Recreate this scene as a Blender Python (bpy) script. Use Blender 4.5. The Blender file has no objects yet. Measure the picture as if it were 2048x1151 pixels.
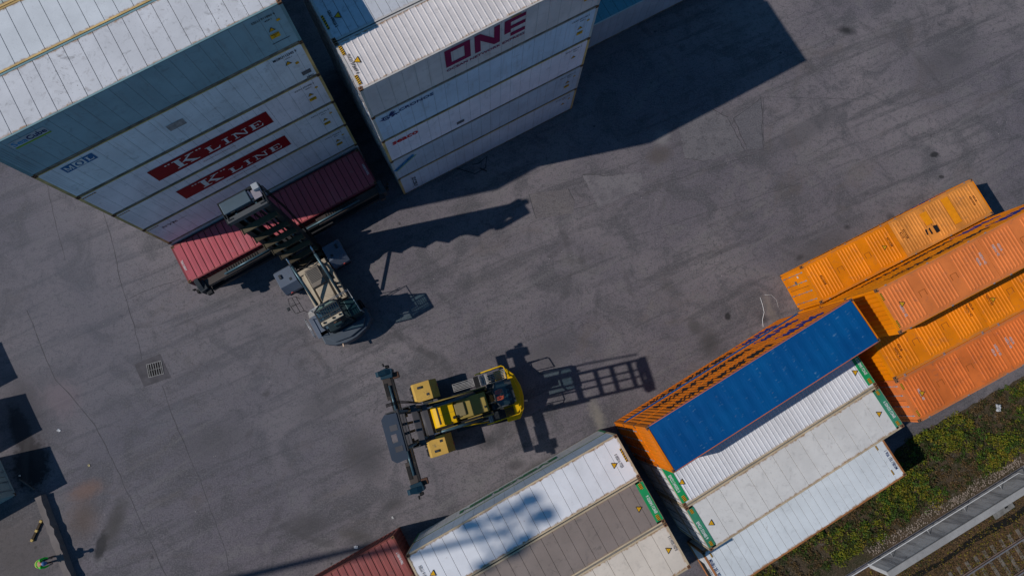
import bpy, bmesh, math, random
from mathutils import Vector, Matrix
import numpy as np
R = math.radians
rnd = random.Random(7)
sc = bpy.context.scene
COL = sc.collection

# ------------------------------------------------------------------ camera, sky, sun, exposure
cam = bpy.data.objects.new('camera', bpy.data.cameras.new('camera'))
COL.objects.link(cam)
cam.data.sensor_width = 36.0
cam.data.lens = 36.0 * 1349.2 / 2048.0
cam.data.clip_start = 0.5
cam.data.clip_end = 2000
cam.location = (0, 0, 41.2)
cam.rotation_euler = (Matrix.Rotation(R(-1.542), 3, 'Y') @ Matrix.Rotation(R(9.600), 3, 'X')).to_euler()
sc.camera = cam

SUN_EL, SUN_AZ = R(41.8), R(192.9)            # azimuth measured from +X, towards the sun
world = bpy.data.worlds.new('World'); sc.world = world
world.use_nodes = True
wn = world.node_tree.nodes; wl = world.node_tree.links
bg = wn['Background']
sky = wn.new('ShaderNodeTexSky')
sky.sky_type = 'NISHITA'; sky.sun_disc = False
sky.sun_elevation = SUN_EL; sky.sun_rotation = math.pi / 2 - SUN_AZ
sky.altitude = 100; sky.air_density = 1.0; sky.dust_density = 0.3; sky.ozone_density = 3.0
tint = wn.new('ShaderNodeMix'); tint.data_type = 'RGBA'; tint.blend_type = 'MULTIPLY'; tint.inputs[0].default_value = 1.0
tint.inputs[7].default_value = (.50, .94, 1.12, 1)                 # a deep clear sky
wl.new(sky.outputs[0], tint.inputs[6]); wl.new(tint.outputs[2], bg.inputs[0]); bg.inputs[1].default_value = 0.094
sun = bpy.data.objects.new('sun', bpy.data.lights.new('sun', 'SUN'))
COL.objects.link(sun)
sun.data.energy = 5.0; sun.data.angle = R(0.5); sun.data.color = (1.0, 0.93, 0.86)
sdir = Vector((math.cos(SUN_AZ) * math.cos(SUN_EL), math.sin(SUN_AZ) * math.cos(SUN_EL), math.sin(SUN_EL)))
sun.rotation_euler = sdir.to_track_quat('Z', 'Y').to_euler()
sun.location = (0, 0, 60)
sc.view_settings.view_transform = 'Standard'
sc.view_settings.look = 'None'
sc.view_settings.gamma = 1.0
sc.view_settings.use_curve_mapping = False
sc.view_settings.exposure = -0.55

# ------------------------------------------------------------------ helpers
def tag(o, label=None, cat=None, group=None, kind=None):
    if label: o['label'] = label
    if cat: o['category'] = cat
    if group: o['group'] = group
    if kind: o['kind'] = kind
    return o
def empty(name, loc=(0, 0, 0), rz=0.0, label=None, cat=None, group=None):
    o = bpy.data.objects.new(name, None); COL.objects.link(o)
    o.empty_display_size = 0.3
    o.location = loc; o.rotation_euler = (0, 0, rz)
    return tag(o, label, cat, group)
def link(name, me, parent=None):
    o = bpy.data.objects.new(name, me); COL.objects.link(o)
    if parent: o.parent = parent
    return o

class MB:
    """collects boxes, prisms and tubes and links them as ONE mesh object"""
    def __init__(s): s.v = []; s.f = []; s.m = []; s.sm = []
    def add(s, vs, fs, mi=0, smooth=False):
        b = len(s.v); s.v += [tuple(map(float, q)) for q in vs]
        for f in fs: s.f.append([b + i for i in f]); s.m.append(mi); s.sm.append(smooth)
        return s
    def box(s, x0, x1, y0, y1, z0, z1, mi=0):
        return s.add([(x0, y0, z0), (x1, y0, z0), (x1, y1, z0), (x0, y1, z0), (x0, y0, z1), (x1, y0, z1), (x1, y1, z1), (x0, y1, z1)],
                     [(0, 3, 2, 1), (4, 5, 6, 7), (0, 1, 5, 4), (1, 2, 6, 5), (2, 3, 7, 6), (3, 0, 4, 7)], mi)
    def prism(s, poly, a, b, axis='z', mi=0):
        n = len(poly)
        ar = sum(poly[i][0] * poly[(i + 1) % n][1] - poly[(i + 1) % n][0] * poly[i][1] for i in range(n))
        P = list(poly) if ar > 0 else list(poly)[::-1]
        if axis == 'z': mk = lambda p, t: (p[0], p[1], t)
        elif axis == 'y': mk = lambda p, t: (p[0], t, p[1])
        else: mk = lambda p, t: (t, p[0], p[1])
        vs = [mk(p, a) for p in P] + [mk(p, b) for p in P]
        fs = [tuple(range(n))[::-1], tuple(range(n, 2 * n))] + [(i, (i + 1) % n, n + (i + 1) % n, n + i) for i in range(n)]
        if axis == 'y': fs = [f[::-1] for f in fs]
        return s.add(vs, fs, mi)
    def quad(s, a, b, c, d, mi=0): return s.add([a, b, c, d], [(0, 1, 2, 3)], mi)
    def tube(s, pts, r, seg=8, mi=0, caps=True, r2=None):
        pts = [Vector(p) for p in pts]; n = len(pts); rings = []
        for i, p in enumerate(pts):
            d = (pts[min(i + 1, n - 1)] - pts[max(i - 1, 0)]).normalized()
            u = d.cross(Vector((0, 0, 1)))
            if u.length < 1e-3: u = Vector((1, 0, 0))
            u.normalize(); w = d.cross(u)
            rr = r if r2 is None else r + (r2 - r) * i / (n - 1)
            rings.append([p + (u * math.cos(2 * math.pi * k / seg) + w * math.sin(2 * math.pi * k / seg)) * rr for k in range(seg)])
        vs = [q for ring in rings for q in ring]
        fs = [(i * seg + k, (i + 1) * seg + k, (i + 1) * seg + (k + 1) % seg, i * seg + (k + 1) % seg) for i in range(n - 1) for k in range(seg)]
        s.add(vs, fs, mi, True)
        if caps:
            b = len(s.v) - len(vs)
            s.f.append([b + k for k in range(seg)]); s.m.append(mi); s.sm.append(False)
            s.f.append([b + (n - 1) * seg + k for k in range(seg)][::-1]); s.m.append(mi); s.sm.append(False)
        return s
    def mesh(s, name, mats):
        me = bpy.data.meshes.new(name); me.from_pydata(s.v, [], s.f)
        for m in mats: me.materials.append(m)
        me.polygons.foreach_set('material_index', s.m)
        me.polygons.foreach_set('use_smooth', s.sm)
        bm = bmesh.new(); bm.from_mesh(me); bmesh.ops.recalc_face_normals(bm, faces=bm.faces); bm.to_mesh(me); bm.free()
        me.update(); return me
    def build(s, name, mats, parent=None, bevel=0.0):
        if not isinstance(mats, (list, tuple)): mats = [mats]
        o = link(name, s.mesh(name, mats), parent)
        if bevel:
            md = o.modifiers.new('bevel', 'BEVEL'); md.width = bevel; md.segments = 2; md.limit_method = 'ANGLE'; md.angle_limit = R(40)
        return o

# ------------------------------------------------------------------ materials
class NT:
    def __init__(s, name):
        s.mat = bpy.data.materials.new(name); s.mat.use_nodes = True
        s.t = s.mat.node_tree; s.n = s.t.nodes; s.l = s.t.links
        s.b = s.n['Principled BSDF']
        s.tc = s.n.new('ShaderNodeTexCoord'); s.oi = None
    def new(s, ty, **k):
        nd = s.n.new(ty)
        for a, b in k.items(): setattr(nd, a, b)
        return nd
    def put(s, sock, v):
        if hasattr(v, 'links') or isinstance(v, bpy.types.NodeSocket): s.l.new(v, sock)
        else: sock.default_value = v
    def obj(s, rand=True, scale=(1, 1, 1)):
        c = s.tc.outputs['Object']
        if rand:
            if not s.oi: s.oi = s.new('ShaderNodeObjectInfo')
            m = s.new('ShaderNodeMath', operation='MULTIPLY'); s.l.new(s.oi.outputs['Random'], m.inputs[0]); m.inputs[1].default_value = 137.0
            a = s.new('ShaderNodeVectorMath', operation='ADD'); s.l.new(c, a.inputs[0]); s.l.new(m.outputs[0], a.inputs[1]); c = a.outputs[0]
        if scale != (1, 1, 1):
            a = s.new('ShaderNodeVectorMath', operation='MULTIPLY'); s.l.new(c, a.inputs[0]); a.inputs[1].default_value = scale; c = a.outputs[0]
        return c
    def noise(s, sc_, det=5, rough=.55, vec=None, dist=0):
        n = s.new('ShaderNodeTexNoise'); n.inputs['Scale'].default_value = sc_; n.inputs['Detail'].default_value = det
        n.inputs['Roughness'].default_value = rough; n.inputs['Distortion'].default_value = dist
        if vec is not None: s.l.new(vec, n.inputs['Vector'])
        return n.outputs['Fac']
    def ramp(s, x, a, b, lo=0.0, hi=1.0):
        m = s.new('ShaderNodeMapRange'); m.interpolation_type = 'SMOOTHSTEP'
        s.put(m.inputs[0], x); m.inputs[1].default_value = a; m.inputs[2].default_value = b; m.inputs[3].default_value = lo; m.inputs[4].default_value = hi
        return m.outputs[0]
    def math(s, op, a, b=0.0):
        m = s.new('ShaderNodeMath', operation=op); s.put(m.inputs[0], a); s.put(m.inputs[1], b); return m.outputs[0]
    def mix(s, f, a, b):
        m = s.new('ShaderNodeMix', data_type='RGBA'); s.put(m.inputs[0], f)
        s.put(m.inputs[6], a if not isinstance(a, tuple) else (*a, 1)[:4]); s.put(m.inputs[7], b if not isinstance(b, tuple) else (*b, 1)[:4]); return m.outputs[2]
    def bump(s, h, strength=.3, dist=.02):
        b = s.new('ShaderNodeBump'); b.inputs['Strength'].default_value = strength; b.inputs['Distance'].default_value = dist
        s.l.new(h, b.inputs['Height']); s.l.new(b.outputs[0], s.b.inputs['Normal'])
    def fin(s, col, rough=.6, metal=0.0, spec=.5):
        s.put(s.b.inputs['Base Color'], col if not isinstance(col, tuple) else (*col, 1)[:4])
        s.put(s.b.inputs['Roughness'], rough); s.b.inputs['Metallic'].default_value = metal
        s.b.inputs['Specular IOR Level'].default_value = spec
        return s.mat

RUST = (.16, .062, .022); GRIME = (.075, .07, .066)
_mc = {}
def paint(name, col, dirt=.3, rust=.25, rough=.55, edge=None, drip=False, mott=.12, blot=0.0, spec=.18):
    """painted steel with dirt, specks and rust; edge = half sizes (x, y) of a roof whose rim rusts"""
    if name in _mc: return _mc[name]
    t = NT(name); o = t.obj()
    c = tuple(col)
    big = t.noise(.55, 5, .6, o)
    base = t.mix(t.ramp(big, .3, .7), tuple(q * (1 - mott) for q in c), tuple(min(1, q * (1 + mott * .6)) for q in c))
    med = t.noise(2.3, 9, .72, o, 1.0)
    base = t.mix(t.math('MULTIPLY', t.ramp(med, .52, .74), dirt), base, GRIME)
    if blot:
        bl = t.noise(.55, 3, .5, o, .4); bf = t.noise(3.4, 5, .62, o, .3); bg_ = t.noise(11, 4, .6, o)
        area = t.ramp(bl, .42, .62, .25, 1.0)
        base = t.mix(t.math('MULTIPLY', t.math('MULTIPLY', t.ramp(bf, .56, .72), area), blot * .75), base, (.20, .17, .165))
        base = t.mix(t.math('MULTIPLY', t.math('MULTIPLY', t.ramp(bg_, .62, .70), area), blot), base, (.10, .085, .08))
        base = t.mix(t.math('MULTIPLY', t.ramp(bl, .56, .76), blot * .35), base, (.22, .21, .21))
    if drip:
        d = t.noise(1.0, 6, .65, t.obj(True, (5.0, 5.0, .35)))
        base = t.mix(t.math('MULTIPLY', t.ramp(d, .52, .78), dirt), base, (.19, .165, .14))
    if rust:
        r1 = t.noise(1.1, 10, .78, o, 1.5); r2 = t.noise(6.5, 8, .7, o)
        rm = t.math('MULTIPLY', t.ramp(r1, .60, .68), t.ramp(r2, .46, .62))
        base = t.mix(t.math('MULTIPLY', rm, rust), base, RUST)
    if edge:
        sx = t.new('ShaderNodeSeparateXYZ'); t.l.new(t.tc.outputs['Object'], sx.inputs[0])
        ex = t.math('SUBTRACT', edge[0], t.math('ABSOLUTE', sx.outputs[0])); ey = t.math('SUBTRACT', edge[1], t.math('ABSOLUTE', sx.outputs[1]))
        e = t.math('MINIMUM', ex, ey); r3 = t.noise(3.0, 8, .75, o, .8)
        em = t.math('MULTIPLY', t.ramp(t.math('SUBTRACT', t.math('MULTIPLY', r3, .42), e), .04, .16), edge[2])
        base = t.mix(em, base, (.30, .17, .075))
    sp = t.noise(26, 3, .6, o)
    base = t.mix(t.math('MULTIPLY', t.ramp(sp, .70, .76), dirt), base, (.05, .045, .04))
    t.bump(t.noise(14, 4, .6, o), .12, .01)
    _mc[name] = t.fin(base, rough, 0.0, spec); return _mc[name]
def plain(name, col, rough=.6, metal=0.0, var=.15, sc_=4.0, spec=.2):
    if name in _mc: return _mc[name]
    t = NT(name); o = t.obj()
    c = t.mix(t.ramp(t.noise(sc_, 6, .65, o), .3, .72), tuple(q * (1 - var) for q in col), tuple(min(1, q * (1 + var)) for q in col))
    _mc[name] = t.fin(c, rough, metal, spec); return _mc[name]

LC, WC, HC = 12.192, 2.438, 2.896
HX, HY = LC / 2, WC / 2
SEAM = plain('seam_grime', (.10, .085, .07), .9)
SEAMW = plain('wall_seam', (.20, .20, .21), .8)
CAST = plain('casting_steel', (.17, .085, .045), .8, 0, .5, 9)
RAILG = plain('rail_grime', (.17, .145, .115), .85, 0, .5, 2.5)
HOLE = plain('casting_hole', (.008, .008, .008), .9)
STEEL = plain('galvanised_steel', (.36, .37, .39), .45, .5, .25, 6)
BLACKRUB = plain('black_rubber', (.02, .02, .021), .85, 0, .4)
GASKET = plain('door_gasket', (.025, .025, .028), .8)
YEL = plain('warning_yellow', (.62, .33, .008), .55, 0, .12, 4, .2)
BLK = plain('marking_black', (.014, .014, .016), .6, 0, .3)
WHT = plain('marking_white', (.62, .62, .62), .6, 0, .12)
GRN = plain('marking_green', (.012, .15, .06), .55, 0, .15)
NAVY = plain('marking_navy', (.012, .035, .13), .6, 0, .2)
MAG = plain('marking_magenta', (.20, .003, .060), .55, 0, .12)
REDM = plain('marking_red', (.24, .003, .009), .55, 0, .1)
BLUEM = plain('marking_blue', (.015, .12, .28), .55, 0, .12)
CYAN = plain('marking_cyan', (.03, .22, .45), .55, 0, .12)
LIME = plain('marking_lime', (.18, .36, .02), .55, 0, .1)
GREYM = plain('marking_grey', (.11, .11, .12), .6, 0, .2)
PALE = plain('marking_pale', (.36, .40, .44), .6, 0, .1)

# ------------------------------------------------------------------ lettering and marks
_tc = {}
def text_polys(body, bold=0.0):
    k = (body, bold)
    if k in _tc: return _tc[k]
    cu = bpy.data.curves.new('txt', 'FONT'); cu.body = body; cu.size = 1.0; cu.resolution_u = 2; cu.offset = bold
    ob = bpy.data.objects.new('txt', cu); COL.objects.link(ob)
    me = bpy.data.meshes.new_from_object(ob)
    v = [tuple(q.co[:2]) for q in me.vertices]; f = [list(p.vertices) for p in me.polygons]
    bpy.data.objects.remove(ob); bpy.data.curves.remove(cu); bpy.data.meshes.remove(me)
    xs = [q[0] for q in v]; ys = [q[1] for q in v]
    x0, x1, y0, y1 = min(xs), max(xs), min(ys), max(ys)
    v = [((q[0] - x0) / (x1 - x0), (q[1] - y0) / (y1 - y0)) for q in v]
    _tc[k] = (v, f, (x1 - x0) / (y1 - y0)); return _tc[k]
def rect(a, b, c, d): return [(a, b), (c, b), (c, d), (a, d)]
def ring(cx, cy, rx, ry, t, n=20):
    out = []
    for i in range(n):
        a, b = 2 * math.pi * i / n, 2 * math.pi * (i + 1) / n
        out.append([(cx + rx * math.cos(a), cy + ry * math.sin(a)), (cx + rx * math.cos(b), cy + ry * math.sin(b)),
                    (cx + (rx - t) * math.cos(b), cy + (ry - t * .55) * math.sin(b)), (cx + (rx - t) * math.cos(a), cy + (ry - t * .55) * math.sin(a))])
    return out
SERIF = {  # unit box glyphs with slab serifs
 'K': [rect(.10, .06, .30, .94), rect(0, 0, .42, .08), rect(0, .92, .42, 1), [(.30, .42), (.74, .93), (.86, .93), (.42, .42)], [(.40, .50), (.52, .62), (.92, .07), (.70, .07)], rect(.60, .92, .98, 1), rect(.58, 0, 1, .08)],
 'L': [rect(.12, .06, .36, .94), rect(0, 0, .9, .09), rect(0, .92, .5, 1), [(.80, .09), (.90, .09), (1, .40), (.93, .40)], [(.36, .09), (.80, .09), (.86, .2), (.36, .13)]],
 'I': [rect(.32, .06, .68, .94), rect(0, 0, 1, .09), rect(0, .91, 1, 1)],
 'N': [rect(.12, .06, .20, .94), rect(.80, .06, .88, 1), [(.06, 1), (.30, 1), (.88, 0), (.78, 0)], rect(0, 0, .34, .08), rect(0, .92, .24, 1), rect(.66, .92, 1, 1)],
 'E': [rect(.10, .06, .34, .94), rect(0, 0, .92, .09), rect(0, .91, .90, 1), rect(.34, .46, .60, .54), rect(.58, .36, .66, .64), [(.82, .09), (.92, .09), (1, .36), (.93, .36)], [(.80, .91), (.90, .91), (.96, .68), (.89, .68)]],
 'M': [rect(.08, .06, .16, .94), rect(.78, .06, .94, .94), rect(0, 0, .26, .08), rect(.68, 0, 1, .08), [(.02, 1), (.24, 1), (.54, .18), (.46, 0)], [(.76, 1), (.98, 1), (.52, 0), (.46, .06)]],
 'O': ring(.5, .5, .5, .5, .24),
 'Y': [rect(.42, .06, .64, .5), rect(.26, 0, .80, .08), [(.06, .94), (.30, .94), (.64, .46), (.44, .42)], [(.82, .94), (.92, .94), (.64, .5), (.54, .5)], rect(0, .92, .40, 1), rect(.68, .92, 1, 1)],
}
DEPTH = .006
def face_map(face, h):
    """2D (a, b) on a container face -> local 3D; a runs to the reader's right, b up"""
    return {'front': lambda a, b, d: (a, -HY - d, b), 'back': lambda a, b, d: (-a, HY + d, b),
            'left': lambda a, b, d: (-HX - d, -a, b), 'right': lambda a, b, d: (HX + d, a, b),
            'top': lambda a, b, d: (a, b, h + d)}[face]
class Mark:
    """flat paint film on a face (front, back, left, right, top); prof gives the corrugation depth at a"""
    def __init__(s, c, name, face, mats, lift=DEPTH, prof=None, cuts=None, label=None):
        s.c, s.name, s.face, s.lift, s.prof, s.cuts, s.label = c, name, face, lift, prof, cuts, label
        s.mats = mats if isinstance(mats, (list, tuple)) else [mats]
        s.v = []; s.f = []; s.m = []
    def poly(s, pts, mi=0, k=0.0):
        b = len(s.v); s.v += [(p[0], p[1], k) for p in pts]; s.f.append(list(range(b, b + len(pts)))); s.m.append(mi); return s
    def text(s, body, a, b, w, hgt, mi=0, bold=0.0, rot=0, k=0.001):
        v, f, asp = text_polys(body, bold)
        if w is None: w = asp * hgt
        cs, sn = math.cos(R(rot)), math.sin(R(rot)); o = len(s.v)
        s.v += [(a + cs * q[0] * w - sn * q[1] * hgt, b + sn * q[0] * w + cs * q[1] * hgt, k) for q in v]
        for q in f: s.f.append([o + i for i in q]); s.m.append(mi)
        return s
    def glyph(s, ch, a, b, w, hgt, mi=0, k=0.002):
        for j, p in enumerate(SERIF[ch]): s.poly([(a + q[0] * w, b + q[1] * hgt) for q in p], mi, k + .0002 * j)
        return s
    def done(s):
        fm = face_map(s.face, s.c['h'])
        me = bpy.data.meshes.new(s.name)
        bm = bmesh.new(); vs = [bm.verts.new(q) for q in s.v]
        for f, m in zip(s.f, s.m):
            try: fc = bm.faces.new([vs[i] for i in f]); fc.material_index = m
            except ValueError: pass
        if s.cuts:
            lo = min(q[0] for q in s.v); hi = max(q[0] for q in s.v)
            for x in s.cuts:
                if lo < x < hi: bmesh.ops.bisect_plane(bm, geom=bm.verts[:] + bm.edges[:] + bm.faces[:], plane_co=(x, 0, 0), plane_no=(1, 0, 0))
        bm.normal_update()
        want = 1.0
        for f in bm.faces:
            if f.normal.z < 0: f.normal_flip()
        for v in bm.verts:
            d = s.lift + v.co.z - (s.prof(v.co.x) if s.prof else 0.0)
            v.co = Vector(fm(v.co.x, v.co.y, d))
        if s.face == 'back': pass
        bm.to_mesh(me); bm.free()
        for m in s.mats: me.materials.append(m)
        o = link(s.name, me, s.c['root'])
        if s.label: o['label'] = s.label
        return o

# ------------------------------------------------------------------ shipping containers
def corr(pitch=.278, depth=.036, lo=-HX + .14, hi=HX - .14):
    """breakpoints of a trapezoid corrugation: list of (s, d) with d = recess depth"""
    n = max(1, int(round((hi - lo) / pitch))); p = (hi - lo) / n; out = []
    for i in range(n):
        a = lo + i * p
        out += [(a, 0), (a + p * .26, 0), (a + p * .5, depth), (a + p * .76, depth)]
    out.append((hi, 0)); return out
def roofcorr(pitch, depth, lo, hi):
    n = int(round((hi - lo) / pitch)); p = (hi - lo) / n; out = []
    for i in range(n):
        a = lo + i * p; out += [(a, 0), (a + p * .60, 0), (a + p * .69, depth), (a + p * .91, depth)]
    out.append((hi, 0)); return out
def prof_fn(pts):
    xs = [q[0] for q in pts]; ds = [q[1] for q in pts]
    return lambda x: float(np.interp(x, xs, ds))
def sheet(mb, pts, t0, t1, fn, mi=None):
    for i in range(len(pts) - 1):
        (a, d), (b, e) = pts[i], pts[i + 1]
        mb.quad(fn(a, t0, d), fn(b, t0, e), fn(b, t1, e), fn(a, t1, d), mi(i, d, e) if mi else 0)
def grooves(pitch, lo, hi, w=.03, d=.02, start=None):
    out = [(lo, 0)]; x = lo + (start if start is not None else pitch)
    while x < hi - .12:
        out += [(x - w / 2, 0), (x - w / 4, d), (x + w / 4, d), (x + w / 2, 0)]; x += pitch
    out.append((hi, 0)); return out
def ridges(pitch, lo, hi, w=.07, hgt=.02):
    n = int((hi - lo) / pitch); p = (hi - lo) / n; out = [(lo, 0)]
    for i in range(n):
        x = lo + (i + .5) * p
        out += [(x - w / 2, 0), (x - w / 4, -hgt), (x + w / 4, -hgt), (x + w / 2, 0)]
    out.append((hi, 0)); return out
_cast = None
def casting_mesh():
    global _cast
    if _cast: return _cast
    mb = MB(); a, b, h = .178, .162, .118
    mb.box(0, a, 0, b, 0, h, 0)
    c = [(a / 2 + .055 * math.cos(t), b / 2 + .034 * math.sin(t)) for t in [2 * math.pi * i / 12 for i in range(12)]]
    mb.add([(x, y, h + .002) for x, y in c], [tuple(range(12))], 1)
    mb.add([(x, y, -.002) for x, y in c], [tuple(range(12))[::-1]], 1)
    for yy in (-.002, b + .002):
        c = [(a / 2 + .045 * math.cos(t), yy, h / 2 + .03 * math.sin(t)) for t in [2 * math.pi * i / 12 for i in range(12)]]
        mb.add(c, [tuple(range(12))], 1)
    for xx in (-.002, a + .002):
        c = [(xx, b / 2 + .04 * math.cos(t), h / 2 + .03 * math.sin(t)) for t in [2 * math.pi * i / 12 for i in range(12)]]
        mb.add(c, [tuple(range(12))], 1)
    _cast = mb.mesh('corner_casting', [CAST, HOLE]); return _cast

_pm = {}
def cached(key, fn):
    if key not in _pm: _pm[key] = fn()
    return _pm[key]

def container(frame, x0, y0, z0, label, kind='reefer', side=None, roof=None, frm=None, h=HC, group=None,
              seam=.6, endL='door', endR='wall', header=None, casts=True, back_same=True, roofkind=None):
    """frame = (ox, oy, theta deg); (x0, y0, z0) its lower corner in that frame"""
    ox, oy, th = frame; a = R(th); cx, cy = x0 + HX, y0 + HY
    loc = (ox + math.cos(a) * cx - math.sin(a) * cy, oy + math.sin(a) * cx + math.cos(a) * cy, z0 + .006)
    h = h - .012                                   # a hairline between stacked containers
    root = empty('shipping_container', loc, a, label, 'container', group)
    c = dict(root=root, h=h, kind=kind)
    frm = frm or side; roof = roof or side
    big = kind == 'reefer'
    # ---- frame: posts and rails
    def mk_frame():
        mb = MB(); pw = .13
        for sx in (-1, 1):
            for sy in (-1, 1):
                mb.box(min(sx * HX, sx * (HX - pw)), max(sx * HX, sx * (HX - pw)), min(sy * HY, sy * (HY - .11)), max(sy * HY, sy * (HY - .11)), .12, h - .12)
        for sy in (-1, 1):
            for z1, z2, th_ in ((.02, .16, .07), (h - .075, h - .015, .075)):
                mb.box(-HX + .18, HX - .18, min(sy * HY, sy * (HY - th_)), max(sy * HY, sy * (HY - th_)), z1, z2, 1 if z1 < .1 and big else 0)
        for sx in (-1, 1):
            mb.box(min(sx * HX, sx * (HX - .1)), max(sx * HX, sx * (HX - .1)), -HY + .165, HY - .165, .015, .16)
            mb.box(min(sx * HX, sx * (HX - .1)), max(sx * HX, sx * (HX - .1)), -HY + .165, HY - .165, h - .14, h - .012)
        if header: pass
        return mb.mesh('frame', [frm, RAILG])
    link('frame', cached(('frame', frm.name, h), mk_frame), root)
    # ---- side walls
    if big: pts = grooves(.61, -HX + .13, HX - .13, .018, .010)
    else: pts = corr()
    c['pts'] = pts; c['prof'] = None if big else prof_fn(pts); c['cuts'] = None if big else [q[0] for q in pts]
    ins = .012 if big else .006
    for sy, nm in ((-1, 'front'), (1, 'back')):
        def mk_side(sy=sy):
            mb = MB()
            sheet(mb, pts, .16, h - .075, (lambda s, t, d: (s, sy * (HY - ins - d), t)), (lambda i, d, e: 1 if big and d > 0 and e > 0 else 0))
            if big:
                for k in range(4):
                    mb.box(-HX + .24 + k * .1, -HX + .255 + k * .1, sy * (HY - .004) - .006, sy * (HY - .004) + .002, .3, h - .3, 0)
            return mb.mesh('side_wall', [side, SEAMW])
        link('side_wall', cached(('side', sy, side.name, h, kind), mk_side), root)
    # ---- roof
    rk = roofkind or kind
    def mk_roof():
        mb = MB()
        fn = lambda s, t, d: (s, t, h - .03 - d)
        e = .42 if header else .06
        if rk == 'reefer':
            ptr = grooves(seam, -HX + e, HX - e, .026, .018)
            sheet(mb, ptr, -HY + .075, HY - .075, fn, lambda i, d, g: 1 if d > 0 and g > 0 else 0)
        elif rk == 'ribbed':
            sheet(mb, ridges(seam, -HX + max(e, .3), HX - max(e, .3), seam * .30, .022), -HY + .075, HY - .075, fn)
            for sx in (-1, 1): mb.quad(*[(sx * q[0], q[1], h - .03) for q in ((HX - .06, -HY + .075), (HX - max(e, .3), -HY + .075), (HX - max(e, .3), HY - .075), (HX - .06, HY - .075))])
        elif rk == 'dry':
            sheet(mb, roofcorr(seam, .026, -HX + .32, HX - .32), -HY + .07, HY - .07, lambda s, t, d: (s, t, h - .016 - d), lambda i, d, g: 1 if (d == 0 and g > 0) else 0)
            for sx in (-1, 1): mb.quad(*[(sx * q[0], q[1], h - .014) for q in ((HX - .06, -HY + .07), (HX - .32, -HY + .07), (HX - .32, HY - .07), (HX - .06, HY - .07))])
        return mb.mesh('roof', [roof, plain(roof.name + '_crease', (.05, .02, .02), .9) if rk == 'dry' else SEAM])
    if rk in ('reefer', 'ribbed', 'dry'):
        link('roof', cached(('roof', roof.name, h, rk, seam, bool(header)), mk_roof), root)
    if header:
        for sx in (-1, 1):
            mb = MB(); mb.box(min(sx * (HX - .02), sx * (HX - .42)), max(sx * (HX - .02), sx * (HX - .42)), -HY + .17, HY - .17, h - .1, h - .004)
            mb.build('roof_header', header, root)
    # ---- ends
    for sx, ek in ((-1, endL), (1, endR)):
        X = lambda d: sx * (HX - d)
        if ek == 'door':
            for sy in (-1, 1):
                def mk_door(sx=sx, sy=sy):
                    mb = MB(); y0_, y1_ = (.012, HY - .12) if sy > 0 else (-HY + .12, -.012)
                    mb.box(min(X(.03), X(.08)), max(X(.03), X(.08)), y0_, y1_, .17, h - .15)
                    for zz in (.55, 1.25, 1.95):
                        mb.box(min(X(.018), X(.03)), max(X(.018), X(.03)), y0_ + .08, y1_ - .08, zz, zz + .32)
                    mb.box(min(X(.026), X(.09)), max(X(.026), X(.09)), y0_ - .012, y0_, .17, h - .15, 1)
                    return mb.mesh('door', [side, GASKET])
                d = link('door', cached(('door', sx, sy, side.name, h), mk_door), root)
                for yy in (.32, .86):
                    def mk_bar(sx=sx, sy=sy, yy=yy):
                        mb = MB(); y = sy * yy
                        mb.tube([(X(.002), y, .1), (X(.002), y, h - .1)], .019, 6)
                        for zz in (.25, 1.0, 2.0, h - .3): mb.box(min(X(-.015), X(.03)), max(X(-.015), X(.03)), y - .04, y + .04, zz, zz + .09)
                        return mb.mesh('locking_bar', [STEEL])
                    b = link('locking_bar', cached(('bar', sx, sy, yy, h), mk_bar), d)
        elif ek == 'wall':
            def mk_end(sx=sx):
                mb = MB()
                sheet(mb, corr(.25, .04, -HY + .11, HY - .11), .16, h - .14, lambda s, t, d: (X(.01 + d), s, t))
                return mb.mesh('end_wall', [side])
            link('end_wall', cached(('end', sx, side.name, h), mk_end), root)
        elif ek == 'unit':
            def mk_unit(sx=sx):
                mb = MB()
                mb.box(min(X(.06), X(.12)), max(X(.06), X(.12)), -HY + .11, HY - .11, .16, h - .14, 0)
                mb.box(min(X(.02), X(.07)), max(X(.02), X(.07)), -HY + .2, HY - .2, 1.55, h - .25, 0)
                mb.box(min(X(.03), X(.07)), max(X(.03), X(.07)), -HY + .3, .1, .3, 1.35, 1)
                mb.box(min(X(.03), X(.07)), max(X(.03), X(.07)), .2, HY - .3, .35, 1.3, 0)
                return mb.mesh('refrigeration_unit', [side, BLACKRUB])
            u = link('refrigeration_unit', cached(('unit', sx, side.name, h), mk_unit), root)
            def mk_fan(sx=sx):
                mb = MB()
                for q in range(4): mb.tube([(X(.012), -.42 + (.12 + .1 * q) * math.cos(t), 2.05 + (.12 + .1 * q) * math.sin(t)) for t in [2 * math.pi * i / 16 for i in range(17)]], .012, 4)
                return mb.mesh('fan_grille', [STEEL])
            link('fan_grille', cached(('fan', sx, h), mk_fan), u)
    # ---- corner castings
    if casts:
        for sx in (-1, 1):
            for sy in (-1, 1):
                for zz in (0.0, h - .118):
                    o = link('corner_casting', casting_mesh(), root)
                    e_ = .003
                    o.location = (sx * (HX + e_) - (.178 if sx > 0 else 0), sy * (HY + e_) - (.162 if sy > 0 else 0), zz + (e_ if zz else -e_))
    return c

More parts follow.
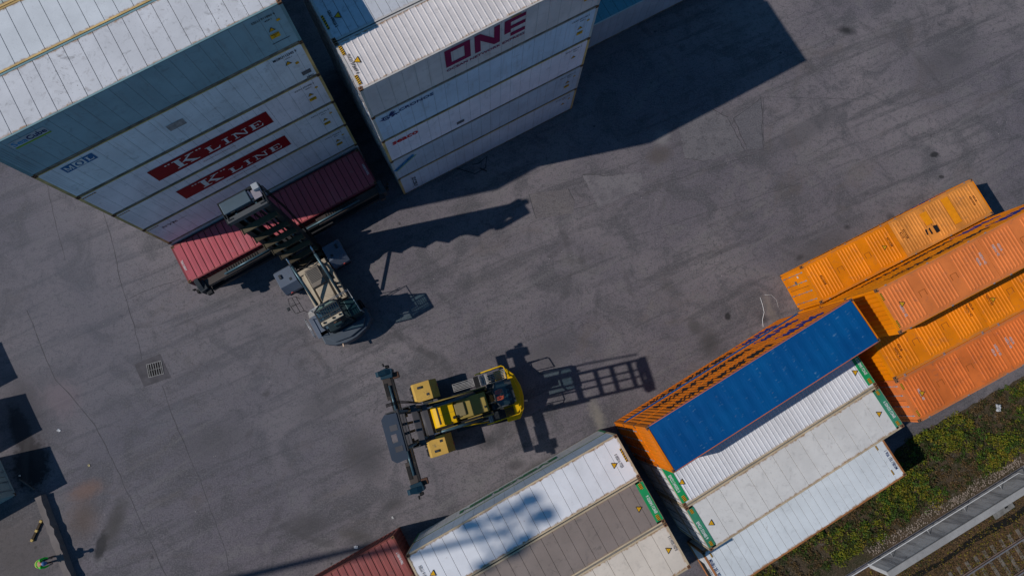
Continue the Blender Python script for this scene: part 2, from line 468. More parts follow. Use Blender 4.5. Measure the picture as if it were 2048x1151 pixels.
def triangle(c, face, a, b, s=.22, rot=0, k=0.0):
    m = Mark(c, 'warning_sign', face, [BLK, YEL])
    def tri(q): return [(a + q * math.cos(R(rot + t)), b + q * math.sin(R(rot + t))) for t in (90, 210, 330)]
    m.poly(tri(s * .66), 0, k); m.poly(tri(s * .47), 1, k + .002)
    m.text('!', a - .006, b - s * .16, .012, s * .3, 0, 0, 0, k + .004)
    return m.done()
def hazard(c, face, a0, a1, b0, b1, n=5, vert=False):
    m = Mark(c, 'hazard_stripes', face, [YEL, BLK]); 
    m.poly(rect(a0, b0, a1, b1), 0)
    for i in range(n):
        if vert:
            q = (b1 - b0) / n; y = b0 + i * q; m.poly([(a0, y), (a1, y + q * .35), (a1, y + q * .85), (a0, y + q * .5)], 1, .002)
        else:
            q = (a1 - a0) / n; x = a0 + i * q; m.poly([(x, b0), (x + q * .5, b0), (x + q * .85, b1), (x + q * .35, b1)], 1, .002)
    return m.done()
def roof_id(c, body, end, mat, hgt=.16, inset=.25, w=1.0, centre=0.0, num=True):
    """container number painted across the roof end, read from outside that end"""
    if end == 'left': Mark(c, 'lettering', 'top', mat).text(body, -HX + inset, centre + w / 2, w, hgt, 0, .02, -90).done()
    else: Mark(c, 'lettering', 'top', mat).text(body, HX - inset, centre - w / 2, w, hgt, 0, .02, 90).done()
def side_data(c, body, face='front', right=5.75, top=2.55, small=True, mat=None, wdt=1.0):
    """number, size code, warning sign and yellow plates at one end of a reefer side"""
    mat = mat or BLK
    m = Mark(c, 'lettering', face, mat); m.text(body, right - wdt - .1, top - .14, wdt, .13, 0, .01)
    m.text('45R1', right - .62, top - .34, .3, .09, 0, .01)
    m.done()
    if small: plate(c, face, right - .18, top - .6, .15, .13, 'warning_plate')
    triangle(c, face, right - .52, top - .92, .26)
def plate(c, face, a, b, w, h, name='yellow_plate', mat=None, bars=True):
    m = Mark(c, name, face, [mat or YEL, BLK]); m.poly(rect(a, b, a + w, b + h), 0)
    if bars and w > .2:
        m.poly(rect(a + w * .1, b + h * .72, a + w * .9, b + h * .86), 1, .002); m.poly(rect(a + w * .3, b + h * .2, a + w * .55, b + h * .3), 1, .002); m.poly(rect(a + w * .3, b + h * .5, a + w * .7, b + h * .58), 1, .002)
    return m.done()
# ------------------------------------------------------------------ the container yard
FA = (-5.690, 12.883, 28.934); FB = (-18.707, 8.951, 30.184); FRr = (-17.523, 6.724, 29.943)
FC = (8.477, -3.283, 30.887); FD = (10.963, -7.400, 30.341); FE = (-1.956, -11.826, 28.853); FF = (19.010, 5.648, 26.697)
WE = (HX, HY, .75)
def side_w(n, col, dirt=.3, rust=.25): return paint('side_' + n, col, dirt, rust, .5, None, True)
def roof_w(n, col, dirt=.3, rust=.3, blot=.3, e=.9): return paint('roof_' + n, col, dirt, rust, .6, (HX, HY, e), False, .1, blot)
FRW = paint('frame_white', (.46, .44, .42), .35, .8, .6)
FRR = paint('frame_rusty', (.60, .41, .17), .35, 1.0, .7, None, False, .35)
FRB = paint('frame_tan', (.46, .37, .25), .4, 1.0, .75, None, False, .25); FRO = paint('frame_rust', (.33, .135, .05), .4, .9, .75, None, False, .3)

g = 'reefer containers in the tall stack'
# --- stack under the magenta lettering (top container first)
w1 = side_w('warm', (.60, .55, .56)); w2 = side_w('bluish', (.50, .60, .74)); w3 = side_w('pinkish', (.78, .73, .80)); w4 = side_w('grey', (.46, .52, .60)); w5 = side_w('pale', (.55, .59, .66))
r1 = roof_w('warm', (.62, .58, .57), .3, .3, .25)
A4 = container(FA, 0, 0, 4 * HC, 'white reefer container with three big magenta letters on its side, topmost of its stack', 'reefer', w1, r1, FRW, seam=.28, roofkind='ribbed')
m = Mark(A4, 'lettering', 'front', MAG); m.poly(rect(-2.1, 1.25, -1.80, 2.66)); m.poly(rect(-1.145, 1.25, -.845, 2.66)); m.poly(rect(-1.80, 1.25, -1.145, 1.52)); m.poly(rect(-1.80, 2.39, -1.145, 2.66)); m.done()
m = Mark(A4, 'lettering', 'front', MAG); m.poly([(-.63, 1.25), (-.34, 1.25), (-.34, 2.11), (.35, 1.25), (.645, 1.25), (.645, 2.66), (.35, 2.66), (.35, 1.79), (-.34, 2.66), (-.63, 2.66)]); m.done()
m = Mark(A4, 'lettering', 'front', MAG); m.poly(rect(.87, 1.62, 1.19, 2.66)); m.poly(rect(1.19, 2.40, 1.94, 2.66)); m.poly(rect(1.19, 1.84, 1.94, 2.10)); m.poly(rect(1.19, 1.25, 1.94, 1.52)); m.poly(rect(1.19, 1.52, 1.20, 1.84)); m.done()
Mark(A4, 'lettering', 'front', MAG).text('OCEAN NETWORK EXPRESS', -2.1, .86, 4.05, .19, 0, .018).done()
roof_id(A4, 'TSCU 572669 6', 'left', BLK, .15, .22); triangle(A4, 'top', -5.55, .05, .30, 90)
side_data(A4, 'TSCU 572669 6'); plate(A4, 'front', 5.1, 1.05, .3, .28); plate(A4, 'front', 1.2, 2.70, .5, .06, 'yellow_plate', None, False)
hazard(A4, 'top', -6.0, -5.86, .52, .98, 5, True); hazard(A4, 'top', -6.0, -5.86, -.98, -.52, 5, True)
A3 = container(FA, 0, 0, 3 * HC, 'bluish white reefer container with dark blue lettering and a curled beast emblem', 'reefer', w2, roof_w('bluish', (.45, .5, .55)), FRW)
Mark(A3, 'lettering', 'front', NAVY).text('CRONOS', -4.75, 2.30, 1.82, .26, 0, .025).done()
m = Mark(A3, 'emblem', 'front', NAVY)       # curled winged beast
for q in ring(-5.45, 2.30, .20, .20, .09, 16)[2:]: m.poly(q)
for q in ring(-5.43, 2.30, .085, .085, .05, 12): m.poly(q)
for i, p in enumerate(([(-5.85, 2.30), (-5.60, 2.22), (-5.60, 2.31)], [(-5.32, 2.42), (-5.18, 2.66), (-5.02, 2.72), (-5.12, 2.58), (-4.92, 2.66), (-5.06, 2.50), (-4.88, 2.52), (-5.08, 2.40), (-5.24, 2.32)],
         [(-5.26, 2.34), (-5.02, 2.38), (-4.86, 2.30), (-4.72, 2.34), (-4.80, 2.24), (-4.98, 2.26), (-5.10, 2.14), (-5.22, 2.16), (-5.14, 2.26)], [(-4.98, 2.28), (-4.88, 2.10), (-4.92, 2.26)], [(-5.70, 2.52), (-5.52, 2.50), (-5.62, 2.44)])): m.poly(p, 0, .001 * (i + 1))
m.done(); side_data(A3, 'CRXU 691142 5'); plate(A3, 'front', 5.1, 1.0, .34, .28)
A2 = container(FA, 0, 0, 2 * HC, 'pinkish white reefer container with small red lowercase lettering, middle of its stack of five', 'reefer', w3, roof_w('pinkish', (.6, .56, .58)), FRR)
Mark(A2, 'lettering', 'front', plain('marking_bright_red', (.52, .012, .02), .5, 0, .1)).text('seaco', -5.62, 1.98, 1.48, .36, 0, .03).done(); side_data(A2, 'SEGU 934107 2', small=False); plate(A2, 'front', -1.95, .55, .45, .30, 'stained_plate', GREYM, False)
A1 = container(FA, 0, 0, HC, 'blue grey reefer container with a slanted blue and green sticker, second from the ground', 'reefer', w4, roof_w('grey', (.4, .44, .48)), FRW)
m = Mark(A1, 'sticker', 'front', [CYAN, LIME, NAVY]); cs, sn = math.cos(R(37)), math.sin(R(37)); rt = lambda a, b: (-5.98 + cs * a - sn * b, 1.36 + sn * a + cs * b)
m.poly([rt(0, -.02), rt(1.62, -.02), rt(1.70, .30), rt(0, .30)], 0); m.poly([rt(-.02, -.10), rt(1.68, -.10), rt(1.72, -.03), rt(0, -.03)], 1)
m.text('SeaCube', *rt(.10, .03), 1.45, .23, 2, .02, 37, .003); m.done(); side_data(A1, 'SZLU 907311 4'); plate(A1, 'front', 5.05, 1.0, .34, .28)
A0 = container(FA, 0, 0, 0, 'pale reefer container on the asphalt at the bottom of the right hand tall stack', 'reefer', w5, roof_w('pale', (.46, .48, .5)), FRR)
Mark(A0, 'lettering', 'front', BLK).text('ZCSU', -5.30, 2.2, 1.6, .24, 0, .02, -90).done(); side_data(A0, 'ZCSU 588214 0')
# --- row behind it, shaded at its left end
wA = side_w('steel', (.44, .46, .5)); rA = roof_w('steel', (.50, .52, .56), .45, .15, .35, .35)
AA = container(FA, 0, 2.50, 4 * HC, 'grey white reefer roof behind the ribbed roof, its left end in deep shade', 'reefer', wA, rA, FRW, seam=.4)
roof_id(AA, 'SZLU 690222 2', 'left', BLK, .14, .40, .85, -.25); triangle(AA, 'top', -5.36, -.22, .30, 90); hazard(AA, 'top', -6.03, -5.92, -.62, .1, 6, True)
for y in (2.50, 5.0, 7.5):
    for k in range(4 if y < 3 else 5): container(FA, 0, y, k * HC, 'hidden reefer container in the stacks behind the ribbed roof', 'reefer', wA, rA, FRW, seam=.4, casts=False, endL='door' , group='reefers hidden in the back stacks')
# --- pale blue container beside the stacks
LB = container(FA, 13.3, 3.1, 0, 'pale teal roofed container standing in the shade right of the tall stack', 'reefer', side_w('teal', (.38, .42, .48)), roof_w('teal', (.09, .25, .30), .6, .1, .5, .2), FRW, seam=.62)
plate(LB, 'front', -2.05, .2, .55, .35, 'white_sheet', PALE, False)

# --- the tall stack on the left: six high, five of them in view
wb = [side_w('hidden', (.4, .4, .42)), side_w('nyk', (.68, .66, .70)), side_w('kline', (.78, .74, .77)), side_w('kline_b', (.80, .74, .78)), side_w('mol', (.68, .71, .76), .4, .5), side_w('seacube', (.24, .36, .42), .35, .15)]
rB = roof_w('spotted', (.56, .57, .60), .5, .5, .75)
B5 = container(FB, 0, 0, 5 * HC, 'blue grey sided reefer with a blue and lime sticker and white roof, topmost left', 'reefer', wb[5], rB, paint('frame_teal', (.16, .27, .30), .4, .5), seam=.6)
m = Mark(B5, 'sticker', 'front', [PALE, CYAN, NAVY, LIME]); m.poly(rect(-5.28, 2.16, -3.86, 2.56), 0); m.text('Sea', -5.22, 2.22, .56, .28, 1, .02, 0, .003); m.text('Cube', -4.64, 2.22, .74, .28, 2, .03, 0, .003); m.poly(rect(-5.24, 2.07, -3.84, 2.15), 3, .001); m.done()
side_data(B5, 'SZLU 911860 6'); plate(B5, 'front', 5.03, 1.05, .4, .30); Mark(B5, 'stencil_line', 'front', BLK).poly(rect(4.95, .72, 5.75, .75)).done()
B4 = container(FB, 0, 0, 4 * HC, 'dirty white reefer container with three blue lettered squares, second from top of its stack', 'reefer', wb[4], rB, FRR, seam=.6)
m = Mark(B4, 'lettering', 'front', [BLUEM, WHT]); x = -5.11; q = .46
m.poly(rect(x, 2.09, x + 3 * q, 2.60), 0); m.poly(rect(x + q, 2.12, x + 2 * q, 2.57), 1, .001); m.glyph('M', x + .06, 2.18, .34, .33, 1); m.glyph('O', x + q + .06, 2.16, .34, .37, 0, .003); m.glyph('L', x + 2 * q + .08, 2.18, .30, .33, 1); m.done()
Mark(B4, 'lettering', 'front', BLK).text('MORU112342 9', 4.57, 2.43, 1.1, .19, 0, .02).text('45R1', 5.05, 2.25, .33, .09).done()
triangle(B4, 'front', 5.10, 1.93, .28); plate(B4, 'front', 5.36, 1.58, .16, .16, 'warning_plate'); plate(B4, 'front', 5.38, .52, .44, .30, 'identification_plate', GREYM, False); plate(B4, 'front', -.78, 1.38, .78, .48, 'worn_patch', plain('patch_beige', (.30, .27, .26), .7, 0, .3), False)
Mark(B4, 'lettering', 'front', BLK).text('EMC', 5.5, .2, .35, .11, 0, .03).done()
for k, lb in ((3, 'white reefer with a red banner, directly under the container with blue lettered squares'), (2, 'white reefer with the lower of the two red banners on the left stack')):
    K = container(FB, 0, 0, k * HC, lb, 'reefer', wb[k], rB, FRR, seam=.6)
    m = Mark(K, 'lettering', 'front', [REDM, WHT]); m.poly(rect(-3.08, .96, 3.02, 2.16), 0)
    for ch, a, w, z1, z2 in (('K', -1.97, 1.15, 1.17, 1.96), ('L', -.37, .68, 1.15, 1.70), ('I', .50, .34, 1.15, 1.70), ('N', 1.02, .78, 1.15, 1.70), ('E', 1.94, .64, 1.15, 1.70)): m.glyph(ch, a, z1, w, z2 - z1, 1)
    for a in (-2.27, -2.11, -.68, -.52): m.poly([(a + .055 * math.cos(t), 1.92 + .055 * math.sin(t)) for t in [2 * math.pi * i / 10 for i in range(10)]], 1, .002)
    m.done(); Mark(K, 'lettering', 'front', REDM).text('Kawasaki Kisen Kaisha Line', -.88, .62, 1.7, .10).done()
    side_data(K, 'KKFU 671306 5' if k == 3 else 'KKFU 670176 0'); plate(K, 'front', 5.05, 1.05, .36, .26); hazard(K, 'front', -5.95, -5.3, 2.62, 2.68, 6)
B1 = container(FB, 0, 0, HC, 'white reefer container with small black lettering, just above the red container roof', 'reefer', wb[1], rB, FRR, seam=.6)
m = Mark(B1, 'lettering', 'front', BLK); m.glyph('N', -5.34, 2.05, .28, .22); m.glyph('Y', -5.04, 2.05, .28, .22); m.glyph('K', -4.74, 2.05, .30, .22); m.text('LOGISTICS', -4.36, 2.09, .45, .09); m.done()
side_data(B1, 'NYKU 793018 2'); plate(B1, 'front', 5.05, 1.05, .36, .26); hazard(B1, 'front', -5.95, -5.3, 2.62, 2.68, 6)
B0 = container(FB, 0, 0, 0, 'white reefer container at the foot of the left stack, hidden behind the red one', 'reefer', wb[0], roof_w('bluewhite', (.4, .5, .58)), FRW, seam=.6)
rK2 = roof_w('cleaner', (.57, .60, .63), .2, .5, .2); rK3 = roof_w('greenish', (.40, .46, .43), .5, .5, .5)
K2 = container(FB, 0, 2.47, 5 * HC, 'cleaner white reefer roof in the upper left corner, with one dark round stain', 'reefer', wb[2], rK2, FRR, seam=.6)
K3 = container(FB, 0, 4.94, 5 * HC, 'greenish roof just visible in the extreme upper left corner', 'reefer', wb[2], rK3, FRR, seam=.6)
for y in (2.47, 4.94, 7.41, 9.88, 12.35):
    for k in range(5 if y < 6 else 6): container(FB, 0, y, k * HC, 'hidden reefer container in the stacks behind the red bannered ones', 'reefer', wb[2], rK2, FRW, casts=False, group='reefers hidden behind the left stack')

# --- red container held by the black lift truck
redS = paint('side_red', (.20, .035, .045), .3, .25, .55); redR = paint('roof_red', (.40, .085, .105), .25, .35, .6, (HX, HY, .35), False, .1, .5)
RC = container(FRr, 0, 0, 0, 'dark red corrugated container gripped by the black lift truck', 'dry', redS, redR, redS, h=2.60, seam=.372)
roof_id(RC, 'TGHU 510018 9', 'right', WHT, .13, .14, .75, -.15); roof_id(RC, 'TGHU 510018 9', 'left', WHT, .13, .14, .65, -.15)
brnS = paint('side_brown', (.17, .042, .035), .3, .3, .6); brnR = paint('roof_brown', (.24, .066, .06), .35, .35, .6, (HX, HY, .2), False, .15, .3)
HB = container(FE, -12.97, 3.34, 0, 'maroon corrugated container at the bottom edge, beside the white stack with green lettering', 'dry', brnS, brnR, brnS, h=2.60, seam=.372, endR='wall')
roof_id(HB, 'TRIU 810351 7', 'right', WHT, .13, .16, .68, .0)

# --- white stack over the EVERGREEN container
wE = side_w('evergreen', (.52, .52, .52), .3, .3); wE2 = side_w('lightblue', (.42, .50, .60), .2, .3); gW = side_w('plainwhite', (.62, .62, .63), .25, .3)
E1b = container(FE, 0, 2.5, 0, 'white reefer container with large green lettering along its side, on the asphalt', 'reefer', wE, rB, paint('frame_green', (.03, .19, .08), .3, .3), endL='door', endR='door')
m = Mark(E1b, 'lettering', 'back', GRN); m.text('EVERGREEN', -3.0, .95, 6.3, 1.0, 0, .05); m.done()
E1 = container(FE, 0, 2.5, 2.9, 'clean white reefer roof with bluish lamp mast shadows across it', 'reefer', wE2, roof_w('bright', (.66, .67, .70), .12, .6, .05, 1.0), FRB, seam=.63, endL='unit', endR='door')
roof_id(E1, 'SZLU 910250 0', 'right', GREYM, .15, .50, .75); triangle(E1, 'top', 5.21, -.06, .30, -90); triangle(E1, 'top', -5.3, -.2, .30, 90); roof_id(E1, 'SZLU 910250 0', 'left', GREYM, .15, .30, .9); hazard(E1, 'top', 5.84, 5.94, -.25, .5, 6, True)
greyR = roof_w('dirtygrey', (.225, .185, .165), .5, .05, .55, .3)
hdG = paint('header_green', (.012, .27, .09), .2, .15, .5); hdG2 = paint('header_green_faded', (.035, .20, .115), .3, .45, .6, None, False, .25)
E2 = container(FE, 0, 0, 2.9, 'reefer with a dirty grey roof and bright green roof end, between two white roofs', 'reefer', wE, greyR, FRB, seam=.65, header=hdG, endL='unit', endR='door')
roof_id(E2, 'EMCU 545922 6', 'right', WHT, .17, .10, .95, -.15); triangle(E2, 'top', 5.23, -.03, .30, -90); hazard(E2, 'top', 5.78, 5.95, .72, 1.02, 4, True); hazard(E2, 'top', 5.78, 5.95, -1.02, -.72, 4, True)
E3 = container(FE, 0, -2.52, 2.9, 'rust stained cream reefer roof in front of the green ended grey one', 'reefer', gW, roof_w('cream', (.62, .55, .47), .3, .9, .25, 1.0), FRB, seam=.86, endL='unit', endR='door')
roof_id(E3, 'SUDU 523613 2', 'right', GREYM, .14, .16, .78, .22); triangle(E3, 'top', 5.52, .05, .30, -90)
for y in (0, -2.52): container(FE, 0, y, 0, 'hidden reefer under the rust stained row', 'reefer', gW, rB, FRB, casts=True, endL='unit', endR='door', group='reefers under the rust stained row')

# --- white rows with green headers, blue tarpaulin stack above them
D1 = container(FD, 0, 2.5, 2.9, 'white finely ribbed reefer roof with green ends, beside the blue tarpaulin', 'reefer', gW, roof_w('ribbed', (.62, .63, .66), .15, .3, .06, .4), FRB, seam=.235, header=hdG, roofkind='ribbed', endL='door', endR='door')
roof_id(D1, 'EMCU 544202 0', 'left', WHT, .17, .10, .95, .0); roof_id(D1, 'EMCU 544202 0', 'right', WHT, .17, .10, .95, .0); triangle(D1, 'top', -5.53, -.15, .30, 90); triangle(D1, 'top', 5.45, -.1, .30, -90)
for e in (-1, 1):
    a0, a1 = (-5.95, -5.78) if e < 0 else (5.78, 5.95)
    hazard(D1, 'top', a0, a1, -1.02, -.72, 4, True)
D2 = container(FD, 0, 0, 2.9, 'stained white panelled reefer roof with faded green ends, in front of the ribbed one', 'reefer', gW, roof_w('stained', (.60, .59, .57), .3, .7, .3, 1.0), FRB, seam=.82, header=hdG2, endL='door', endR='door')
roof_id(D2, 'EMCU 533405 9', 'left', WHT, .17, .10, .95, -.15); roof_id(D2, 'EMCU 533405 9', 'right', WHT, .17, .10, .95, -.1); triangle(D2, 'top', -5.32, -.09, .30, 90); triangle(D2, 'top', 5.3, .0, .30, -90)
for a0, a1 in ((-5.95, -5.80), (5.80, 5.95)):
    hazard(D2, 'top', a0, a1, .78, 1.02, 4, True); hazard(D2, 'top', a0, a1, -1.02, -.78, 4, True)
for y, lb in ((2.5, 'lower white reefer with shaded doors, under the ribbed roof'), (0, 'lower white reefer with shaded doors, under the stained panelled roof')):
    container(FD, 0, y, 0, lb, 'reefer', gW, rB, FRB, endL='door', endR='door')
D3 = container(FD, 0, -3.2, 0, 'low bluish white reefer next to the shrubs, a single container on the ground', 'reefer', gW, roof_w('coolwhite', (.60, .64, .67), .25, .6, .08, .9), FRO, seam=.46, endL='unit', endR='door')
roof_id(D3, 'MNBU 351 906 1', 'right', NAVY, .19, .20, 1.15, -.1); roof_id(D3, 'MNBU 351 906 1', 'left', NAVY, .19, .10, 1.15, .1)
for b0, b1 in ((.7, .98), (-.85, -.55)):
    hazard(D3, 'top', 5.45, 5.52, b0, b1, 4, True); hazard(D3, 'top', -5.75, -5.68, b0, b1, 4, True)

orgC = paint('orange_dark', (.66, .17, .004), .25, .25, .5); orgF = paint('orange', (.72, .215, .002), .28, .35, .5, None, False, .14); orgP = paint('orange_faded', (.66, .18, .045), .28, .35, .65, None, False, .16)
def blot_poly(pts, cx, cz, s): return [(cx + x * s, cz + z * s) for x, z in pts]
HIPPO = [(0, .10), (.10, .32), (.06, .52), (.20, .66), (.34, .74), (.62, .78), (.90, .74), (1.06, .80), (1.12, .92), (1.20, .82), (1.34, .78), (1.44, .62), (1.42, .50), (1.28, .46), (1.16, .48), (1.10, .40), (1.16, .08), (1.02, .06), (.96, .30), (.70, .28), (.60, .30), (.66, .04), (.50, .02), (.42, .26), (.30, .34), (.22, .10), (.10, 0)]
def nile(c, a0=-1.95, w=6.3, hgt=1.05, z=.88, hippo=True, ink=None):
    cut = sorted(-q for q in c['cuts']); pf = (lambda a: c['prof'](-a))
    Mark(c, 'lettering', 'back', ink or BLK, .012, pf, cut).text('NILEDUTCH', a0, z, w, hgt, 0, .045).done()
    if hippo:
        for dx in (0, 1.30):
            m = Mark(c, 'emblem', 'back', plain('emblem_blue', (.006, .022, .17), .5, 0, .1), .012, pf, cut)
            b = [(-2.55 - dx - x * .86, .45 + y_ * 1.85) for x, y_ in HIPPO]
            m.poly(b); m.done()
tarpm = NT('tarpaulin_blue'); o_ = tarpm.obj(); n1 = tarpm.noise(1.0, 6, .7, tarpm.obj(True, (.9, 3.0, 1)), .6); n2 = tarpm.noise(2.2, 4, .6, tarpm.obj(True, (5.0, 1.4, 1))); n3 = tarpm.noise(.4, 3, .5, o_)
cT = tarpm.mix(tarpm.ramp(n3, .3, .7), (.0008, .060, .20), (.001, .085, .25))
sx_ = tarpm.new('ShaderNodeSeparateXYZ'); tarpm.l.new(tarpm.tc.outputs['Object'], sx_.inputs[0])
bw = tarpm.ramp(tarpm.math('COSINE', tarpm.math('MULTIPLY', sx_.outputs[0], 2 * math.pi / .61)), .1, .8)
n2 = tarpm.noise(1.0, 3, .6, tarpm.obj(True, (2.6, 13.0, 1)))
cT = tarpm.mix(tarpm.math('MULTIPLY', tarpm.math('MULTIPLY', tarpm.ramp(n2, .58, .68), bw), tarpm.ramp(n1, .44, .56)), cT, (.07, .17, .30))
n4 = tarpm.noise(1.6, 7, .75, tarpm.obj(True, (1.0, 2.0, 1)))
cT = tarpm.mix(tarpm.math('MULTIPLY', tarpm.ramp(n4, .66, .74), .6), cT, (.16, .18, .22))
tarpm.bump(tarpm.noise(3.0, 4, .6, tarpm.obj(True, (4, .6, 1))), .5, .03); TARP = tarpm.fin(cT, .6, 0, .12)
def open_top(y, z, label, tarp=True, roll=.010, endL='door', endR='wall', hippo=True):
    c = container(FC, 0, y, z, label, 'dry', orgC, orgC, orgC, h=HC, endL=endL, endR=endR, roofkind='none')
    if tarp:
        mb = MB(); n, k = 96, 16; h = c['h']
        for i in range(n + 1):
            x = -HX + .13 + (LC - .26) * i / n
            bow = .5 + .5 * math.cos(2 * math.pi * x / .62)
            for j in range(k + 1):
                t = j / k * 2 - 1; y_ = t * (HY - .035)
                zz = h + .008 + .055 * (1 - t * t) * (.55 + .45 * bow) + .006 * math.sin(7 * x + 5 * t) * (1 - t * t) + rnd.uniform(-.003, .003)
                mb.v.append((x, y_, zz))
        for i in range(n):
            for j in range(k): a = i * (k + 1) + j; mb.f.append([a, a + k + 1, a + k + 2, a + 1]); mb.m.append(0); mb.sm.append(True)
        b = len(mb.v)
        for sgn in (-1, 1):
            mb.box(-HX + .14, HX - .14, min(sgn * (HY + .002), sgn * (HY + roll)), max(sgn * (HY + .002), sgn * (HY + roll)), h - .10, h + .008, 0)
        tp = mb.build('tarpaulin', TARP, c['root'])
        mb = MB()
        for sgn in (-1, 1):
            for i in range(34): mb.tube([(-HX + .3 + i * .35, sgn * (HY + roll + .006), h - .02), (-HX + .38 + i * .35, sgn * (HY + roll + .006), h - .10)], .006, 4)
        for e in (-1, 1): mb.box(min(e * (HX - .135), e * (HX - .115)), max(e * (HX - .135), e * (HX - .115)), -HY + .17, HY - .17, h + .001, h + .02)
        mb.build('tarpaulin_rope', plain('rope_navy', (.01, .02, .10), .8), tp)
    else:
        mb = MB(); mb.box(-HX + .13, HX - .13, -HY + .07, HY - .07, c['h'] - .05, c['h'] - .03); mb.build('roof_cover', TARP, c['root'])
    nile(c, hippo=hippo); return c
open_top(0, 0, 'lowest orange open top container, its blue cover edge showing as a line', True, .07, 'door')
open_top(0, 2.9, 'middle orange open top container of the stack with the blue tarpaulin', False, .01, 'door')
C2 = open_top(0, 5.8, 'top orange container covered by a large blue tarpaulin', True, .01, 'wall')
plate(C2, 'left', .1, 1.7, .1, .1, 'warning_plate', None, False)

# --- orange hard top rows at the right edge
LIDT = {}
def hardtop(x, y, z, label, body, lidm, ink, ids, tri, endL='wall', h=HC, pitch=.195, textside=True, lid2=None, group=None, casts=True):
    c = container(FF, x, y, z, label, 'dry', body, body, body, h=h, endL=endL, roofkind='none', group=group, casts=casts)
    hh = c['h']
    for sgn, lm in ((-1, lidm), (1, lid2 or lidm)):
        mb = MB(); a0, a1 = (-HX + .10, -.012) if sgn < 0 else (.012, HX - .10)
        mb.box(a0, a1, -HY + .03, HY - .03, hh - .05, hh - .006)
        for yy in (-1, 1): mb.box(a0 + .01, a1 - .01, min(yy * (HY - .03), yy * (HY - .10)), max(yy * (HY - .03), yy * (HY - .10)), hh - .006, hh + .012)
        flats = (-4.0, -2.12) if sgn < 0 else (2.15, 3.88)
        xx = a0 + .22
        while xx < a1 - .12:
            if min(abs(xx - q) for q in flats) > .31:
                p, q, t0, t1 = .058, .026, HY - .20, HY - .27
                zb, zt = hh - .006, hh + .020
                vs = [(xx - p, -t0, zb), (xx + p, -t0, zb), (xx + p, t0, zb), (xx - p, t0, zb), (xx - q, -t1, zt), (xx + q, -t1, zt), (xx + q, t1, zt), (xx - q, t1, zt)]
                mb.add(vs, [(4, 5, 6, 7), (0, 1, 5, 4), (1, 2, 6, 5), (2, 3, 7, 6), (3, 0, 4, 7)])
            xx += pitch
        lid = mb.build('roof_lid', lm, c['root'])
        for q in flats:
            mb = MB(); mb.prism([(q - .18, -.16), (q - .156, -.16), (q - .156, .14), (q + .156, .14), (q + .156, -.16), (q + .18, -.16), (q + .18, .16), (q - .18, .16)], hh - .006, hh + .004)
            mb.build('lid_pocket', plain('pocket_line', (.25, .07, .01), .8), lid)
        for q in (a0 + .5, (a0 + a1) / 2, a1 - .5):
            for yy in (-1, 1): mb = MB(); mb.box(q - .05, q + .05, min(yy * (HY - .005), yy * (HY - .05)), max(yy * (HY - .005), yy * (HY - .05)), hh + .012, hh + .04); mb.build('lid_clamp', STEEL, lid)
    for a, b, s, rot, hg in ids: Mark(c, 'lettering', 'top', ink, .032).text(s, a, b, .62 if len(s) > 4 else .42, hg, 0, .02, rot).done()
    for a, b, r in tri: triangle(c, 'top', a, b, .28, r, .03)
    if textside: nile(c, -1.9, 6.2, .8, 1.0)
    return c
orgL = paint('lid_orange', (.76, .220, .003), .45, .6, .5, (HX, HY, .45), False, .18); orgL2 = paint('lid_orange_worn', (.66, .25, .045), .5, .6, .6, (HX, HY, .5), False, .3)
lidP = paint('lid_salmon', (.68, .185, .045), .4, .45, .65, (HX, HY, .4), False, .16); lidP2 = paint('lid_salmon_worn', (.62, .150, .030), .55, .7, .65, (HX, HY, .5), False, .22); lidO = paint('lid_amber', (.73, .205, .003), .45, .5, .55, (HX, HY, .45), False, .18)
darkO = plain('stencil_brown', (.12, .035, .01), .6, 0, .3); silv = plain('stencil_pale', (.42, .40, .40), .6, 0, .2)
F1 = hardtop(0, 0, 0, 'orange hard top container alone on the asphalt, with patched yellow repairs on its roof', orgF, orgL, darkO, ((-.62, .42, '421038', -90, .15), (.28, .35, '4210', -90, .15), (.50, .42, '421038', -90, .15), (5.25, .35, '421038', -90, .14), (5.47, .30, '42U6', -90, .14), (-5.35, .25, '421038', -90, .14)), ((-.98, -.02, -90),), 'door', lid2=orgL2)
m = Mark(F1, 'repair_patch', 'top', [plain('fresh_orange', (.76, .27, .006), .5, 0, .1), BLK], .034)
m.poly([(2.0, -.05), (2.45, -.05), (2.45, .75), (1.95, .75)]); m.poly([(3.6, -.75), (4.1, -.75), (4.1, .95), (3.6, .95)]); m.poly([(1.72, -.55), (1.80, -.55), (1.86, -.22), (1.74, -.2)], 1, .002); m.poly([(1.98, -.62), (2.08, -.62), (2.08, -.2), (1.98, -.25)], 1, .002); m.poly([(2.30, -.68), (2.56, -.68), (2.58, -.25), (2.30, -.2)], 1, .002); m.done()
plate(F1, 'left', -.75, 1.9, .12, .16, 'white_label', WHT, False); plate(F1, 'left', -.5, 1.3, .22, .26, 'identification_plate', GREYM, False); plate(F1, 'left', -.35, 1.55, .16, .16, 'warning_plate', None, False)
F2 = hardtop(-.2, -2.52, 5.8, 'salmon orange hard top roof with pale stencilled numbers, highest of the orange row', orgF, lidP, silv, ((-.42, .45, 'NIDU 42', -90, .15), (-.68, .30, '42U6', -90, .15), (.42, .50, 'NIDU 42', -90, .15), (.70, .45, '42U6', -90, .15), (-5.45, .0, 'NIDU 42', -90, .15)), ((-5.25, .02, -90),))
hazard(F2, 'top', -6.0, -5.9, .55, .95, 5, True); hazard(F2, 'top', -6.0, -5.9, -.95, -.55, 5, True); plate(F2, 'left', .05, 1.6, .14, .14, 'warning_plate', None, False)
